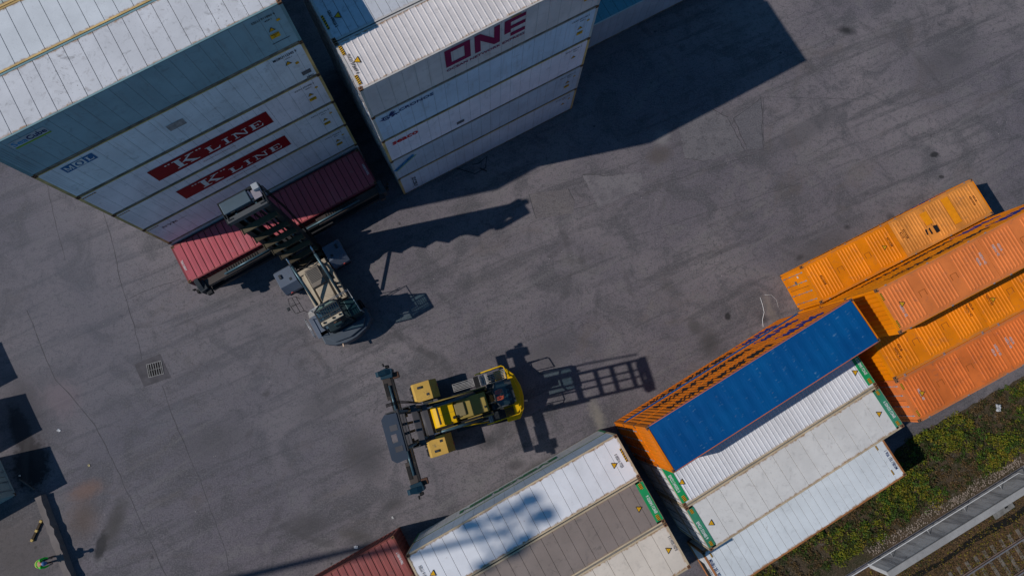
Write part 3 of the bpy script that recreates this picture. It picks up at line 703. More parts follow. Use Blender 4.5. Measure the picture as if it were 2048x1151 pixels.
F3 = hardtop(-.05, -5.0, 2.9, 'amber orange hard top roof in the middle, partly shaded by the salmon one', orgF, lidO, darkO, ((-.62, .42, 'NIDU 43', -90, .15), (-.36, .48, '42U6', -90, .15), (.72, .42, 'NIDU 43', -90, .15), (-5.3, .25, 'NIDU 43', -90, .15), (-5.05, .35, '42U6', -90, .15)), ((1.0, .05, -90),))
plate(F3, 'left', .25, 1.6, .14, .14, 'warning_plate', None, False)
F4 = hardtop(-.05, -7.46, 2.9, 'faded salmon hard top roof nearest the verge, door bars on its end', orgP, lidP2, silv, ((-.36, .42, 'NIDU 40', -90, .15), (-.62, .30, '42U6', -90, .15), (.36, .48, 'NIDU 40', -90, .15), (.62, .40, '42U6', -90, .15), (-5.35, .30, 'NIDU 40', -90, .15)), ((-5.2, .02, -90),), 'door')
hazard(F4, 'top', -6.0, -5.88, .6, .95, 5, True); hazard(F4, 'top', -6.0, -5.88, -.95, -.6, 5, True)
hardtop(-.2, -2.52, 2.9, 'second orange container of the salmon roofed stack, blue animals on its side', orgF, lidP, silv, (), ())
hardtop(-.2, -2.52, 0, 'lowest orange container of the salmon roofed stack', orgF, lidP, silv, (), (), textside=False, casts=False)
for y, e in ((-5.0, 'wall'), (-7.46, 'door')): hardtop(-.05, y, 0, 'lower orange container hidden under the amber roof' if y > -6 else 'lower orange container with door bars under the faded roof', orgF if y > -6 else orgP, lidP, silv, (), (), e, textside=False)

# --- containers cut by the left edge (their shadows reach into the picture)
gl = paint('side_greygreen', (.30, .36, .35), .4, .4, .6); gr_ = paint('roof_greygreen', (.34, .40, .40), .5, .4, .6)
for y, lb in ((-7.86, 'grey green container end at the left edge, with dark door gaps'), (-4.34, 'second container cut off by the left edge, known by its shadow'), (-.83, 'third container cut off by the left edge, known by its shadow'), (2.87, 'uppermost container cut off by the left edge')):
    container(FB, -14.80 - LC, y, 0, lb, 'dry', gl, gr_, gl, h=2.60, seam=.372, endR='door', endL='wall')
# ------------------------------------------------------------------ ground
def asphalt_material():
    t = NT('asphalt'); o = t.tc.outputs['Object']
    def rotscale(deg, sx, sy):
        m = t.new('ShaderNodeMapping'); m.vector_type = 'TEXTURE'; t.l.new(o, m.inputs[0]); m.inputs['Rotation'].default_value = (0, 0, R(deg)); m.inputs['Scale'].default_value = (1 / sx, 1 / sy, 1); return m.outputs[0]
    big = t.noise(.085, 4, .55, o, .6); mid = t.noise(.42, 7, .65, o, .8); fine = t.noise(3.2, 7, .75, o); grain = t.noise(11, 4, .75, o)
    c = t.mix(t.ramp(big, .34, .66), (.116, .104, .122), (.184, .162, .172))
    c = t.mix(t.math('MULTIPLY', t.ramp(mid, .47, .64), .75), c, (.074, .072, .080))
    c = t.mix(t.math('MULTIPLY', t.ramp(mid, .47, .34), .6), c, (.150, .140, .142))
    st = t.noise(1.0, 6, .68, rotscale(24, .10, 1.1), .5)
    c = t.mix(t.math('MULTIPLY', t.ramp(st, .50, .64), .65), c, (.068, .066, .072))
    st2 = t.noise(1.0, 6, .68, rotscale(31, .08, 1.6), .4)
    c = t.mix(t.math('MULTIPLY', t.ramp(st2, .53, .66), .5), c, (.150, .142, .146))
    c = t.mix(t.math('MULTIPLY', t.ramp(fine, .50, .64), .6), c, (.066, .065, .072))
    c = t.mix(t.math('MULTIPLY', t.ramp(grain, .50, .62), .5), c, (.165, .158, .160))
    c = t.mix(t.math('MULTIPLY', t.ramp(grain, .48, .38), .5), c, (.055, .054, .060))
    br = t.noise(.23, 6, .65, rotscale(35, 1, 1.7), .9)
    c = t.mix(t.math('MULTIPLY', t.ramp(br, .54, .72), .32), c, (.112, .092, .082))
    # craquelure
    warp = t.new('ShaderNodeVectorMath', operation='ADD'); nz = t.new('ShaderNodeTexNoise'); nz.inputs['Scale'].default_value = .9; nz.inputs['Detail'].default_value = 5
    t.l.new(o, nz.inputs['Vector']); sc3 = t.new('ShaderNodeVectorMath', operation='SCALE'); t.l.new(nz.outputs['Color'], sc3.inputs[0]); sc3.inputs['Scale'].default_value = 1.1
    t.l.new(o, warp.inputs[0]); t.l.new(sc3.outputs[0], warp.inputs[1])
    for s_, w, lo, hi, amt in ((.8, .014, .46, .60, .50), (1.9, .012, .50, .64, .42)):
        v = t.new('ShaderNodeTexVoronoi', feature='DISTANCE_TO_EDGE'); v.inputs['Scale'].default_value = s_; t.l.new(warp.outputs[0], v.inputs['Vector'])
        line = t.ramp(v.outputs['Distance'], w * s_, w * s_ * .2)
        msk = t.ramp(t.noise(.16 if s_ < 1 else .24, 3, .5, o), lo, hi)
        c = t.mix(t.math('MULTIPLY', t.math('MULTIPLY', line, msk), amt), c, (.035, .034, .038))
    # oil spots and pebbles
    v = t.new('ShaderNodeTexVoronoi'); v.inputs['Scale'].default_value = .55; t.l.new(warp.outputs[0], v.inputs['Vector'])
    spot = t.ramp(t.math('ADD', v.outputs['Distance'], t.math('MULTIPLY', fine, .12)), .145, .095)
    c = t.mix(t.math('MULTIPLY', t.math('MULTIPLY', spot, t.ramp(t.noise(.3, 2, .5, o), .5, .58)), .8), c, (.03, .029, .031))
    v = t.new('ShaderNodeTexVoronoi'); v.inputs['Scale'].default_value = 1.9; t.l.new(o, v.inputs['Vector'])
    c = t.mix(t.math('MULTIPLY', t.ramp(v.outputs['Distance'], .055, .03), t.ramp(t.noise(.35, 2, .5, o), .56, .6)), c, (.38, .36, .34))
    # stains and painted-in vignette tones with a place of their own: centre, half sizes, turn, colour, strength, ragged edge
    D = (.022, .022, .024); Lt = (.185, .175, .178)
    for cx, cy, rx, ry, rot, col, amt, rag in (
        (23.6, 24.6, .75, .42, -10, D, .9, .9), (-27.0, -8.4, 3.4, 3.2, 20, (.062, .054, .050), .65, .9), (-26, 5, 8, 16, 25, (.080, .086, .110), .5, .9), (-14, 1, 6, 9, 25, (.088, .090, .112), .35, .9), (10.9, 16.9, .7, .6, 25, (.19, .18, .185), .7, .9), (10.6, 15.7, 1.1, .7, 20, (.07, .058, .05), .6, 1.0),  # the wide bluish ellipses paint vignette darkening into the left asphalt colour
        (25.5, 11.35, .35, .75, 20, D, .55, .5), (14.5, 5.25, .22, .28, 0, D, .9, .5), (16.7, 5.2, .35, .5, 30, D, .5, .8), (-.4, -2.3, .9, .6, 0, D, .55, .9), (2.4, -4.0, 1.6, .5, 30, (.05, .05, .05), .6, 1.0),
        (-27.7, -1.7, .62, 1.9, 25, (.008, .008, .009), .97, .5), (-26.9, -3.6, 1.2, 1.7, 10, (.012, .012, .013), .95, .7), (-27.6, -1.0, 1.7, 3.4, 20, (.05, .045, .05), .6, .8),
        (-22.45, -8.1, .34, .95, -12, D, .85, .5), (-21.8, -6.9, .7, 1.7, -16, (.05, .047, .045), .75, 1.0), (-23.5, -5.0, 1.3, .7, 22, (.17, .095, .065), .55, .8), (-23.6, -6.6, 1.2, 1.6, 0, (.10, .07, .055), .6, .9),
        (-25.6, .2, 1.3, 1.7, 30, (.15, .12, .135), .55, 1.0), (6.3, -.9, .55, 1.5, 20, (.20, .185, .16), .75, 1.1), (17.2, 5.6, .45, 1.6, 20, (.19, .17, .155), .7, 1.1), (13.3, 3.6, .9, 1.3, 15, (.045, .043, .043), .6, 1.0), (12.4, 4.6, .5, .6, 0, (.05, .048, .048), .6, 1.0),
        (-7.6, -3.2, 1.5, 2.1, 30, (.055, .054, .058), .6, 1.0), (-10.8, -7.0, 1.6, .9, 10, (.06, .057, .06), .6, 1.0), (-7.9, -7.6, 1.3, .5, -15, (.065, .06, .055), .6, 1.0), (-5.8, -5.9, 1.0, .5, 20, (.05, .048, .048), .55, 1.0), (1.3, -3.7, .7, .35, 10, D, .5, 1.0),
        (3.4, 3.1, 2.4, 1.1, 28, (.07, .068, .074), .55, .9), (20.7, 9.6, 2.8, 1.2, 26, (.07, .067, .07), .5, 1.0), (22.5, 11.0, .3, .2, 0, D, .6, .8), (19.3, 9.0, .35, .2, 30, D, .6, .8), (28.7, 15.9, .34, .22, 0, D, .9, .6), (29.0, 14.4, .2, .14, 0, D, .8, .6),
        (-10.1, .1, 2.2, 1.1, 40, (.072, .07, .077), .5, 1.0), (-16.5, -2.3, 2.4, 1.3, 20, (.075, .073, .08), .5, 1.0), (30.2, 22.5, 3.0, 1.6, 30, (.07, .068, .072), .45, 1.0), (20.5, 17.6, 4.0, .8, 32, (.07, .068, .074), .5, .9), (-4.6, 18.6, .7, .5, 0, D, .5, .7), (10, -1.3, 1.1, .8, 0, (.05, .045, .04), .6, 1.0)):
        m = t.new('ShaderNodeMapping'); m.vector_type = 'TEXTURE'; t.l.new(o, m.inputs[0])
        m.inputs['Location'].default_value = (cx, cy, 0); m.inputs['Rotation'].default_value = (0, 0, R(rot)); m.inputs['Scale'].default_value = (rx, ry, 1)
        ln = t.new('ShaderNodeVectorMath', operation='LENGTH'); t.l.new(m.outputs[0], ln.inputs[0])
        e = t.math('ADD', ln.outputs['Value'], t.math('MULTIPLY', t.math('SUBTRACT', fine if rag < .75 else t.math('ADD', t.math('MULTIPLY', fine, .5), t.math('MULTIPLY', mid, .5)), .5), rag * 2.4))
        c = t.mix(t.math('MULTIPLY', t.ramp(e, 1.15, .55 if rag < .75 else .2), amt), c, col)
    # curved tyre scrubs
    brk = t.noise(.33, 4, .6, o, .6)
    for cx, cy, rr, amt in ((-1.5, 8.5, 6.2, .42), (-1.3, 8.2, 8.1, .36), (-9, -2.5, 5.5, .42), (-8.6, -2.8, 7.4, .34), (9.5, 2.0, 6.8, .42), (9.2, 2.4, 8.7, .34), (15, 10, 7.2, .4), (14.6, 10.4, 9.2, .32), (-17, 6, 6.5, .36), (3, 18, 9.5, .36), (-19.5, -3, 7.8, .36), (22, 17, 8.4, .38), (21.6, 17.5, 10.3, .3), (5, -2.2, 4.6, .4)):
        d = t.new('ShaderNodeVectorMath', operation='DISTANCE'); t.l.new(o, d.inputs[0]); d.inputs[1].default_value = (cx, cy, 0)
        q = t.math('ABSOLUTE', t.math('ADD', t.math('SUBTRACT', d.outputs['Value'], rr), t.math('MULTIPLY', t.math('SUBTRACT', mid, .5), .5)))
        c = t.mix(t.math('MULTIPLY', t.math('MULTIPLY', t.ramp(q, .26, .10), t.ramp(brk, .50, .66)), amt), c, (.060, .057, .060))
    t.bump(t.math('ADD', t.math('MULTIPLY', grain, .6), fine), .35, .012)
    return t.fin(c, .88, 0, .25)
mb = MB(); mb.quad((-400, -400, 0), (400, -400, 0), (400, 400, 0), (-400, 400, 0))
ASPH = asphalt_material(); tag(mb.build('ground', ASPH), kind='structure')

def strip(pts, w, z, jit=.02, step=.45):
    """ragged ribbon on the ground along a polyline"""
    P = []; pts = [Vector((q[0], q[1], 0)) for q in pts]
    for a, b in zip(pts, pts[1:]):
        n = max(1, int((b - a).length / step))
        P += [a.lerp(b, i / n) for i in range(n)]
    P.append(pts[-1]); vs = []
    for i, p in enumerate(P):
        d = (P[min(i + 1, len(P) - 1)] - P[max(i - 1, 0)]).normalized(); nn = Vector((-d.y, d.x, 0)); p = p + nn * rnd.uniform(-jit, jit) * 2
        ww = w * rnd.uniform(.55, 1.2) / 2; vs += [(p.x + nn.x * ww, p.y + nn.y * ww, z), (p.x - nn.x * ww, p.y - nn.y * ww, z)]
    return vs, [(2 * i, 2 * i + 1, 2 * i + 3, 2 * i + 2) for i in range(len(P) - 1)]
JOINT = plain('joint_tar', (.070, .068, .074), .9, 0, .3, 3); JOINTL = plain('joint_pale', (.145, .138, .14), .9, 0, .2, 3)
for w, mt, pts in ((.07, JOINT, [(-24.35, 11.76), (-23.67, 10.16), (-22.87, 7.5), (-22.47, 6.42), (-21.76, 4.58), (-21.06, 2.48)]), (.06, JOINT, [(-19.75, .99), (-19.02, -.77), (-17.12, -4.5), (-15.4, -8.4), (-14.7, -11)]),
                   (.05, JOINT, [(-22.44, 6.11), (-21.0, 6.79), (-19.18, 7.42)]), (.07, JOINT, [(-28.19, 5.47), (-27.2, 3.36), (-26.09, 1.28), (-24.79, .11), (-23.48, -1.35), (-21.75, -4.21), (-20.04, -7.28), (-18.0, -10.8)]),
                   (.05, JOINT, [(17.59, 19.74), (20.75, 19.74), (24.76, 19.69)]), (.05, JOINT, [(17.62, 19.7), (17.43, 16.11), (16.53, 15.93)]), (.045, JOINT, [(2.24, 11.15), (6.69, 12.5), (12.54, 14.4), (17.19, 15.94)]),
                   (.045, JOINT, [(8.24, 10.1), (13.07, 11.72), (19.66, 13.9)]), (.06, JOINT, [(-28.11, 13.99), (-27.18, 11.09), (-26.29, 8.57)]),
                   (.10, plain('tar_bead', (.02, .02, .021), .7), [(-2.6, 14.7), (-1.89, 14.57), (-1.25, 14.35), (-.61, 14.75), (-.50, 15.5), (-.98, 15.0), (-1.41, 14.91)])):
    mb = MB(); mb.add(*strip(pts, w * .62, .003)); tag(mb.build('pavement_joint', mt), kind='structure')
def patch_mat(name, a, b, d):
    t = NT(name); o = t.tc.outputs['Object']
    c = t.mix(t.ramp(t.noise(.9, 6, .65, o, .5), .36, .64), a, b); c = t.mix(t.math('MULTIPLY', t.ramp(t.noise(3.0, 7, .75, o), .50, .64), .7), c, d); c = t.mix(t.math('MULTIPLY', t.ramp(t.noise(11, 4, .75, o), .50, .62), .5), c, (.175, .168, .172))
    c = t.mix(t.math('MULTIPLY', t.ramp(t.noise(11, 4, .75, o), .48, .38), .4), c, (.06, .058, .064)); return t.fin(c, .9, 0, .2)
def patch(pts, mat):
    vs = []
    for (a, b), (c, d) in zip(pts, pts[1:] + pts[:1]):
        n = max(2, int(math.hypot(c - a, d - b) / .25)); vs += [(a + (c - a) * i / n + rnd.uniform(-.035, .035), b + (d - b) * i / n + rnd.uniform(-.035, .035), .0045) for i in range(n)]
    mb = MB(); mb.add(vs, [tuple(range(len(vs)))]); tag(mb.build('pavement_patch', mat), kind='structure')
    for k in range(len(pts)):
        if rnd.random() < .35: mb = MB(); mb.add(*strip([pts[k], pts[(k + 1) % len(pts)]], .06, .006, .03, .3)); tag(mb.build('pavement_joint', JOINT), kind='structure')
patch([(5.62, 14.30), (7.6, 14.30), (9.35, 14.52), (9.55, 13.9), (9.2, 13.3), (8.0, 12.75), (6.60, 12.15), (6.1, 13.3)], patch_mat('patch_pale', (.128, .118, .130), (.168, .156, .166), (.092, .086, .096)))
patch([(11.9, 18.0), (12.25, 15.5), (13.4, 15.3), (16.2, 16.1), (15.2, 18.3), (14.2, 18.9)], patch_mat('patch_mottled', (.112, .107, .118), (.142, .134, .144), (.066, .063, .070)))
patch([(17.4, 16.3), (17.5, 19.7), (15.6, 18.3), (16.4, 16.1)], patch_mat('patch_plain', (.100, .096, .108), (.118, .112, .124), (.085, .082, .090)))
patch([(2.2, 13.0), (4.7, 13.4), (5.1, 12.6), (5.0, 11.8), (2.6, 11.4)], patch_mat('patch_worn', (.118, .106, .112), (.140, .126, .128), (.080, .072, .074)))
# drain with its darker surround
mb = MB(); mb.quad((-21.54, 2.24, .004), (-20.83, .90, .004), (-19.29, 1.47, .004), (-20.06, 2.87, .004)); tag(mb.build('pavement_patch', plain('patch_dark', (.076, .072, .080), .9, 0, .2, 2)), kind='structure')
dr = empty('storm_drain', (-20.27, 1.95, .008), R(15.5), 'pale square steel storm drain grate set in a dark asphalt patch', 'drain grate')
mb = MB(); a, b = .46, .42
for s_ in (-1, 1):
    mb.box(-a, a, min(s_ * b, s_ * (b - .05)), max(s_ * b, s_ * (b - .05)), 0, .02); mb.box(min(s_ * a, s_ * (a - .05)), max(s_ * a, s_ * (a - .05)), -b + .05, b - .05, 0, .02)
GRT = plain('grate_steel', (.135, .135, .14), .5, .2, .3); mb.build('grate_frame', GRT, dr)
mb = MB(); mb.box(-a + .05, a - .05, -b + .05, b - .05, -.004, .003); mb.build('drain_pit', HOLE, dr)
mb = MB()
for i in range(6): x = -a + .05 + (i + .5) * (2 * a - .1) / 6; mb.box(x - .02, x + .02, -b + .05, b - .05, .004, .018)
mb.box(-a + .05, a - .05, -.015, .015, .004, .016); mb.build('grate_bars', GRT, dr)

# ------------------------------------------------------------------ verge, shrubs, wall, railway
WS = .5446; wy = lambda x: -8.87 + WS * (x - 22.59)      # yard face of the wall
wd = Vector((1, WS, 0)).normalized(); wp = Vector((wd.y, -wd.x, 0))   # along the wall, towards the railway
soil = NT('soil'); o_ = soil.tc.outputs['Object']
cs_ = soil.mix(soil.ramp(soil.noise(.8, 8, .7, o_), .35, .65), (.085, .060, .040), (.045, .042, .022)); cs_ = soil.mix(soil.ramp(soil.noise(7, 6, .75, o_), .52, .7), cs_, (.15, .12, .09)); cs_ = soil.mix(soil.ramp(soil.noise(2.1, 5, .7, o_), .58, .7), cs_, (.13, .115, .10))
soil.bump(soil.noise(6, 8, .75, o_), 1.0, .12); SOIL = soil.fin(cs_, .95, 0, .1)
mb = MB(); up = [(60, 15.3), (32.8, 1.60), (29, -.30), (25.09, -2.25), (23.75, -3.35), (23.1, -4.35), (20, -6.1), (15, -9.1), (8, -13.2)]
up2 = []
for (a, b), (c_, d_) in zip(up, up[1:]):
    n = max(1, int(math.hypot(c_ - a, d_ - b) / .4))
    up2 += [(a + (c_ - a) * i / n + rnd.uniform(-.07, .07), b + (d_ - b) * i / n + rnd.uniform(-.09, .09)) for i in range(n)]
up2.append(up[-1])
low = [(8, wy(8) - .05), (60, wy(60) - .05)]
mb.add([(x, y, .012) for x, y in up2 + low], [tuple(range(len(up2) + 2))]); tag(mb.build('verge', SOIL), kind='structure')
bal = NT('ballast'); o_ = bal.tc.outputs['Object']
cb = bal.mix(bal.ramp(bal.noise(.7, 6, .6, o_), .35, .65), (.105, .062, .032), (.062, .043, .026)); cb = bal.mix(bal.ramp(bal.noise(9, 4, .7, o_), .5, .68), cb, (.20, .12, .055)); cb = bal.mix(bal.ramp(bal.noise(9, 4, .7, o_), .46, .34), cb, (.022, .017, .013))
bal.bump(bal.noise(11, 5, .7, o_), 1.0, .08); BAL = bal.fin(cb, .95, 0, .1)
def along(s, t, z=0): q = Vector((22.59, -8.87, 0)) + wd * s + wp * t; return (q.x, q.y, z)
mb = MB(); mb.quad(along(-30, .3, .010), along(-30, 60, .010), along(60, 60, .010), along(60, .3, .010)); tag(mb.build('railway_bed', BAL), kind='structure')
# flat near-black strip beside the track
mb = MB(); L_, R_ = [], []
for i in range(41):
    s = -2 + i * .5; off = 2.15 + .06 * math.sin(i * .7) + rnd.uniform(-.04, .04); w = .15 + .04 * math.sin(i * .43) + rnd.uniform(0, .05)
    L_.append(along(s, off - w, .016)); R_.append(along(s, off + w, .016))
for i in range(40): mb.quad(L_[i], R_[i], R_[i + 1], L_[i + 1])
tag(mb.build('dark_strip', plain('strip_dark', (.010, .009, .008), .9, 0, .4, 6)), kind='structure')

conc = NT('concrete'); o_ = conc.obj(False)
cc = conc.mix(conc.ramp(conc.noise(.7, 6, .6, o_), .3, .7), (.25, .245, .24), (.34, .335, .325)); cc = conc.mix(conc.math('MULTIPLY', conc.ramp(conc.noise(5, 7, .75, o_), .52, .72), .6), cc, (.17, .165, .16)); cc = conc.mix(conc.math('MULTIPLY', conc.ramp(conc.noise(30, 3, .7, o_), .58, .72), .5), cc, (.12, .115, .11))
conc.bump(conc.noise(20, 5, .7, o_), .4, .02); CONC = conc.fin(cc, .9, 0, .2)
cw = NT('wall_stained'); o_ = cw.obj(False, (1, 1, 1)); mp = cw.new('ShaderNodeMapping'); cw.l.new(cw.tc.outputs['Object'], mp.inputs[0]); mp.inputs['Scale'].default_value = (2.2, 1, .25)
cx_ = cw.mix(cw.ramp(cw.noise(1.0, 6, .65, mp.outputs[0], .4), .42, .68), (.46, .46, .47), (.22, .22, .23)); cx_ = cw.mix(cw.math('MULTIPLY', cw.ramp(cw.noise(4, 6, .7, o_), .5, .7), .5), cx_, (.19, .185, .18))
v = cw.new('ShaderNodeTexVoronoi'); v.inputs['Scale'].default_value = 1.6; cw.l.new(cw.tc.outputs['Object'], v.inputs['Vector']); cx_ = cw.mix(cw.ramp(v.outputs['Distance'], .09, .06), cx_, (.06, .055, .055))
WALLM = cw.fin(cx_, .9, 0, .2)
wl_ = empty('retaining_wall', along(-.75, .10), math.atan(WS), 'long streaked grey concrete wall between the shrubs and the railway track', 'wall')
mb = MB(); n = 40; Lw = 34.0
for i in range(n):
    mb.box(i * Lw / n, (i + 1) * Lw / n - .012, -.30, 0, -.2, 2.03)
mb.build('wall_panel', WALLM, wl_)
mb = MB(); mb.box(-.03, Lw, -.34, .03, 2.03, 2.15); mb.build('coping', CONC, wl_, .012)
# white pipe in front of it
pp = empty('white_pipe', along(0, 0, 0), 0, 'thin white pipe running along the streaked concrete wall', 'pipe')
inv = lambda q: tuple(Vector(q) - Vector(along(0, 0, 0)))
WPIPE = plain('pipe_white', (.62, .63, .64), .5, 0, .1)
mb = MB(); mb.tube([inv(along(-8.5, -.19, .85)), inv(along(-4, -.19, .92)), inv(along(-1.0, -.19, 1.0)), inv(along(9.6, -.19, 1.0)), inv(along(9.9, .08, 1.0))], .024, 8); mb.build('pipe_run', WPIPE, pp)
for s in (0.4, 3.0, 5.6, 8.2):
    mb = MB(); q = inv(along(s, -.19, 1.0)); mb.tube([q, inv(along(s, 0.10, 1.0))], .02, 6); mb.build('pipe_bracket', STEEL, pp)
for s in (-8.3, -3.9):
    mb = MB(); q = inv(along(s, -.19, .9)); mb.box(q[0] - .07, q[0] + .07, q[1] - .07, q[1] + .07, .0, .84); mb.build('pipe_post', CONC, pp)
# loose blocks and a cover slab on the far side
def block(loc, rz, sx, sy, sz, label):
    e = MB(); k = lambda: rnd.uniform(-.04, .04)
    c8 = [(x * sx / 2 + k(), y * sy / 2 + k(), z) for z in (0, sz) for x, y in ((-1, -1), (1, -1), (1, 1), (-1, 1))]
    e.add(c8, [(0, 3, 2, 1), (4, 5, 6, 7), (0, 1, 5, 4), (1, 2, 6, 5), (2, 3, 7, 6), (3, 0, 4, 7)]); ob = e.build('concrete_block', CONC if sx < 1 else plain('slab_concrete', (.17, .165, .155), .9, 0, .3, 3), None, .02)
    ob.location = loc; ob.rotation_euler = (0, 0, rz); return tag(ob, label, 'block')
for s, t_, sx, sy, lb in ((2.75, .95, .55, .5, 'leftmost broken concrete block at the railway side of the wall'), (3.95, .98, .5, .6, 'broken concrete block right of the leftmost one, behind the wall'), (5.0, .92, .45, .7, 'narrow concrete block between the broken block and the cover slab'), (8.1, 1.35, 1.4, .8, 'large flat concrete cover slab with a dark hole, beside the wall')):
    bq = block(along(s, t_, .01), R(28.6 + rnd.uniform(-8, 8)), sx, sy, .22 if sx < 1 else .12, lb)
    if sx > 1: mb = MB(); mb.box(.12, .34, -.18, .06, .12, .128); mb.build('slab_hole', HOLE, bq)
# ---- track
rail_m = plain('rail_steel', (.20, .15, .13), .5, .3, .3, 5); railtop = plain('rail_head', (.34, .31, .30), .35, .6, .15, 5)
ra0 = Vector((27.62, -10.02, 0)); rdv = Vector((1, .553, 0)).normalized(); rpv = Vector((rdv.y, -rdv.x, 0))
for j, lb in ((0, 'rusty steel rail nearer to the concrete wall'), (1, 'rusty steel rail farther from the wall, in the bottom right corner')):
    e = empty('rail', tuple(ra0 + rpv * (1.5 * j)), math.atan2(rdv.y, rdv.x), lb, 'rail')
    mb = MB(); mb.box(-14, 22, -.075, .075, .13, .145); mb.box(-14, 22, -.012, .012, .145, .26); mb.build('rail_foot', rail_m, e)
    mb = MB(); mb.box(-14, 22, -.036, .036, .26, .30); mb.build('rail_head', railtop, e)
SLP = plain('sleeper_concrete', (.135, .115, .095), .9, 0, .25, 3)
sm = MB(); sm.prism([(-.13, 0), (.13, 0), (.10, .12), (-.10, .12)], -1.3, 1.3, 'y'); sme = sm.mesh('sleeper', [SLP])
for i in range(-8, 24):
    o = link('railway_sleeper', sme); q = ra0 + rpv * .75 + rdv * (i * .62); o.location = (q.x, q.y, -.075); o.rotation_euler = (0, 0, math.atan2(rdv.y, rdv.x) + R(rnd.uniform(-1, 1)))
    tag(o, 'grey concrete railway sleeper lying in brown ballast under the rails', 'sleeper', 'sleepers under the track')
# ---- leaves: shrubs on the verge and litter on the ballast
nr = np.random.default_rng(11)
def leaf_cloud(name, cents, rads, counts, mats, midx, size, flat=.35):
    C_ = np.repeat(cents, counts, 0); R_ = np.repeat(rads, counts, 0); M_ = np.repeat(midx, counts)
    n = len(C_); d = nr.normal(size=(n, 3)); d /= np.linalg.norm(d, axis=1)[:, None]; d[:, 2] = np.abs(d[:, 2])
    P = C_ + d * R_ * (nr.random((n, 1)) ** .45)
    P[:, 2] = np.maximum(P[:, 2], .03)
    nrm = nr.normal(size=(n, 3)) * .75 + np.array([0, 0, .9]); nrm /= np.linalg.norm(nrm, axis=1)[:, None]
    t_ = np.cross(nrm, nr.normal(size=(n, 3))); t_ /= np.linalg.norm(t_, axis=1)[:, None]; b_ = np.cross(nrm, t_)
    sz = (size[0] + (size[1] - size[0]) * nr.random((n, 1)))
    v = np.stack([P - t_ * sz, P - b_ * sz * .5, P + t_ * sz, P + b_ * sz * .5], 1).reshape(-1, 3)
    me = bpy.data.meshes.new(name); me.vertices.add(4 * n); me.vertices.foreach_set('co', v.astype(np.float32).ravel())
    me.loops.add(4 * n); me.loops.foreach_set('vertex_index', np.arange(4 * n, dtype=np.int32))
    me.polygons.add(n); me.polygons.foreach_set('loop_start', np.arange(0, 4 * n, 4, dtype=np.int32)); me.polygons.foreach_set('loop_total', np.full(n, 4, dtype=np.int32))
    for m in mats: me.materials.append(m)
    me.polygons.foreach_set('material_index', M_.astype(np.int32)); me.update(calc_edges=True); me.validate()
    return link(name, me)
def leaf(name, a, b):
    t = NT(name); g_ = t.new('ShaderNodeNewGeometry'); c = t.mix(g_.outputs['Random Per Island'], a, b)
    return t.fin(c, .65, 0, .2)
LV = [leaf('leaf_yellowgreen', (.17, .165, .010), (.085, .11, .008)), leaf('leaf_green', (.055, .115, .012), (.03, .06, .008)), leaf('leaf_dark', (.022, .036, .008), (.045, .05, .012)), leaf('leaf_dry', (.12, .075, .03), (.06, .04, .018)), leaf('leaf_ochre', (.21, .15, .014), (.11, .10, .012))]
def in_verge(x, y):
    if y < wy(x) + .75: return False
    for (a, b), (c_, d_) in zip(up, up[1:]):
        if c_ <= x <= a: return y < b + (d_ - b) * (x - a) / (c_ - a) - .10
    return False
cents, rads, cnt, mi = [], [], [], []
fld = lambda x, y: .5 + .25 * math.sin(.55 * x + 1.3 * y + 1) + .25 * math.sin(1.1 * x - .8 * y + 2.2)
tries = 0
while len(cents) < 2300 and tries < 60000:
    tries += 1
    x = rnd.uniform(13, 38); y = rnd.uniform(-14, 6)
    if not in_verge(x, y): continue
    q = fld(x, y) + rnd.uniform(-.28, .28)
    edge = min(1.0, (y - wy(x) - .75) / 1.4)
    if q < .18 and rnd.random() < .75: continue
    r = rnd.uniform(.10, .34) * (1.25 if q > .55 else .85); hgt = rnd.uniform(.10, .34) * (1.6 if q > .6 else .8) * (.5 + .5 * max(edge, 0))
    cents.append((x, y, .03)); rads.append((r, r, hgt)); cnt.append(int(rnd.uniform(24, 46) * (r / .25)))
    if q < .38: k = rnd.choice([3, 3, 2, 3])
    elif q < .5: k = rnd.choice([2, 3, 1, 2])
    elif q < .68: k = rnd.choice([1, 0, 2, 2])
    else: k = rnd.choice([0, 1, 0, 4, 2])
    mi.append(k)
tag(leaf_cloud('shrub_cover', np.array(cents), np.array(rads), np.array(cnt), LV, np.array(mi), (.03, .072)), 'patchy yellow green shrubs and dry weeds covering the verge', 'shrubs', kind='stuff')
n = 6500; ss = nr.uniform(-4, 14, n); tt = nr.uniform(.55, 7.5, n)
cl = np.array([along(a, b, .05) for a, b in zip(ss, tt)])
tag(leaf_cloud('fallen_leaves', cl, np.tile([.12, .12, .03], (n, 1)), np.full(n, 4), LV, nr.choice([3, 3, 3, 2, 4], n), (.025, .06)), 'brown fallen leaves and weeds scattered over the railway ballast', 'leaves', kind='stuff')
# rubble along the wall foot
mb = MB()
for i in range(900):
    s = rnd.uniform(-.3, 11); t_ = -rnd.uniform(.05, .62) * (1 + .3 * math.sin(s * 1.7)); r = rnd.uniform(.02, .075); q = along(s, t_, .01)
    mb.add([(q[0] + r * rnd.uniform(.6, 1.2) * sx, q[1] + r * rnd.uniform(.6, 1.2) * sy, q[2] + r * sz) for sx, sy, sz in ((1, 0, .3), (-.5, .9, .2), (-.5, -.9, .2), (.1, .1, 1.1))], [(0, 1, 3), (1, 2, 3), (2, 0, 3)])
tag(mb.build('rubble', plain('rubble_stone', (.20, .165, .14), .95, 0, .45, 5)), 'strip of small broken stones along the foot of the concrete wall', 'rubble', kind='stuff')
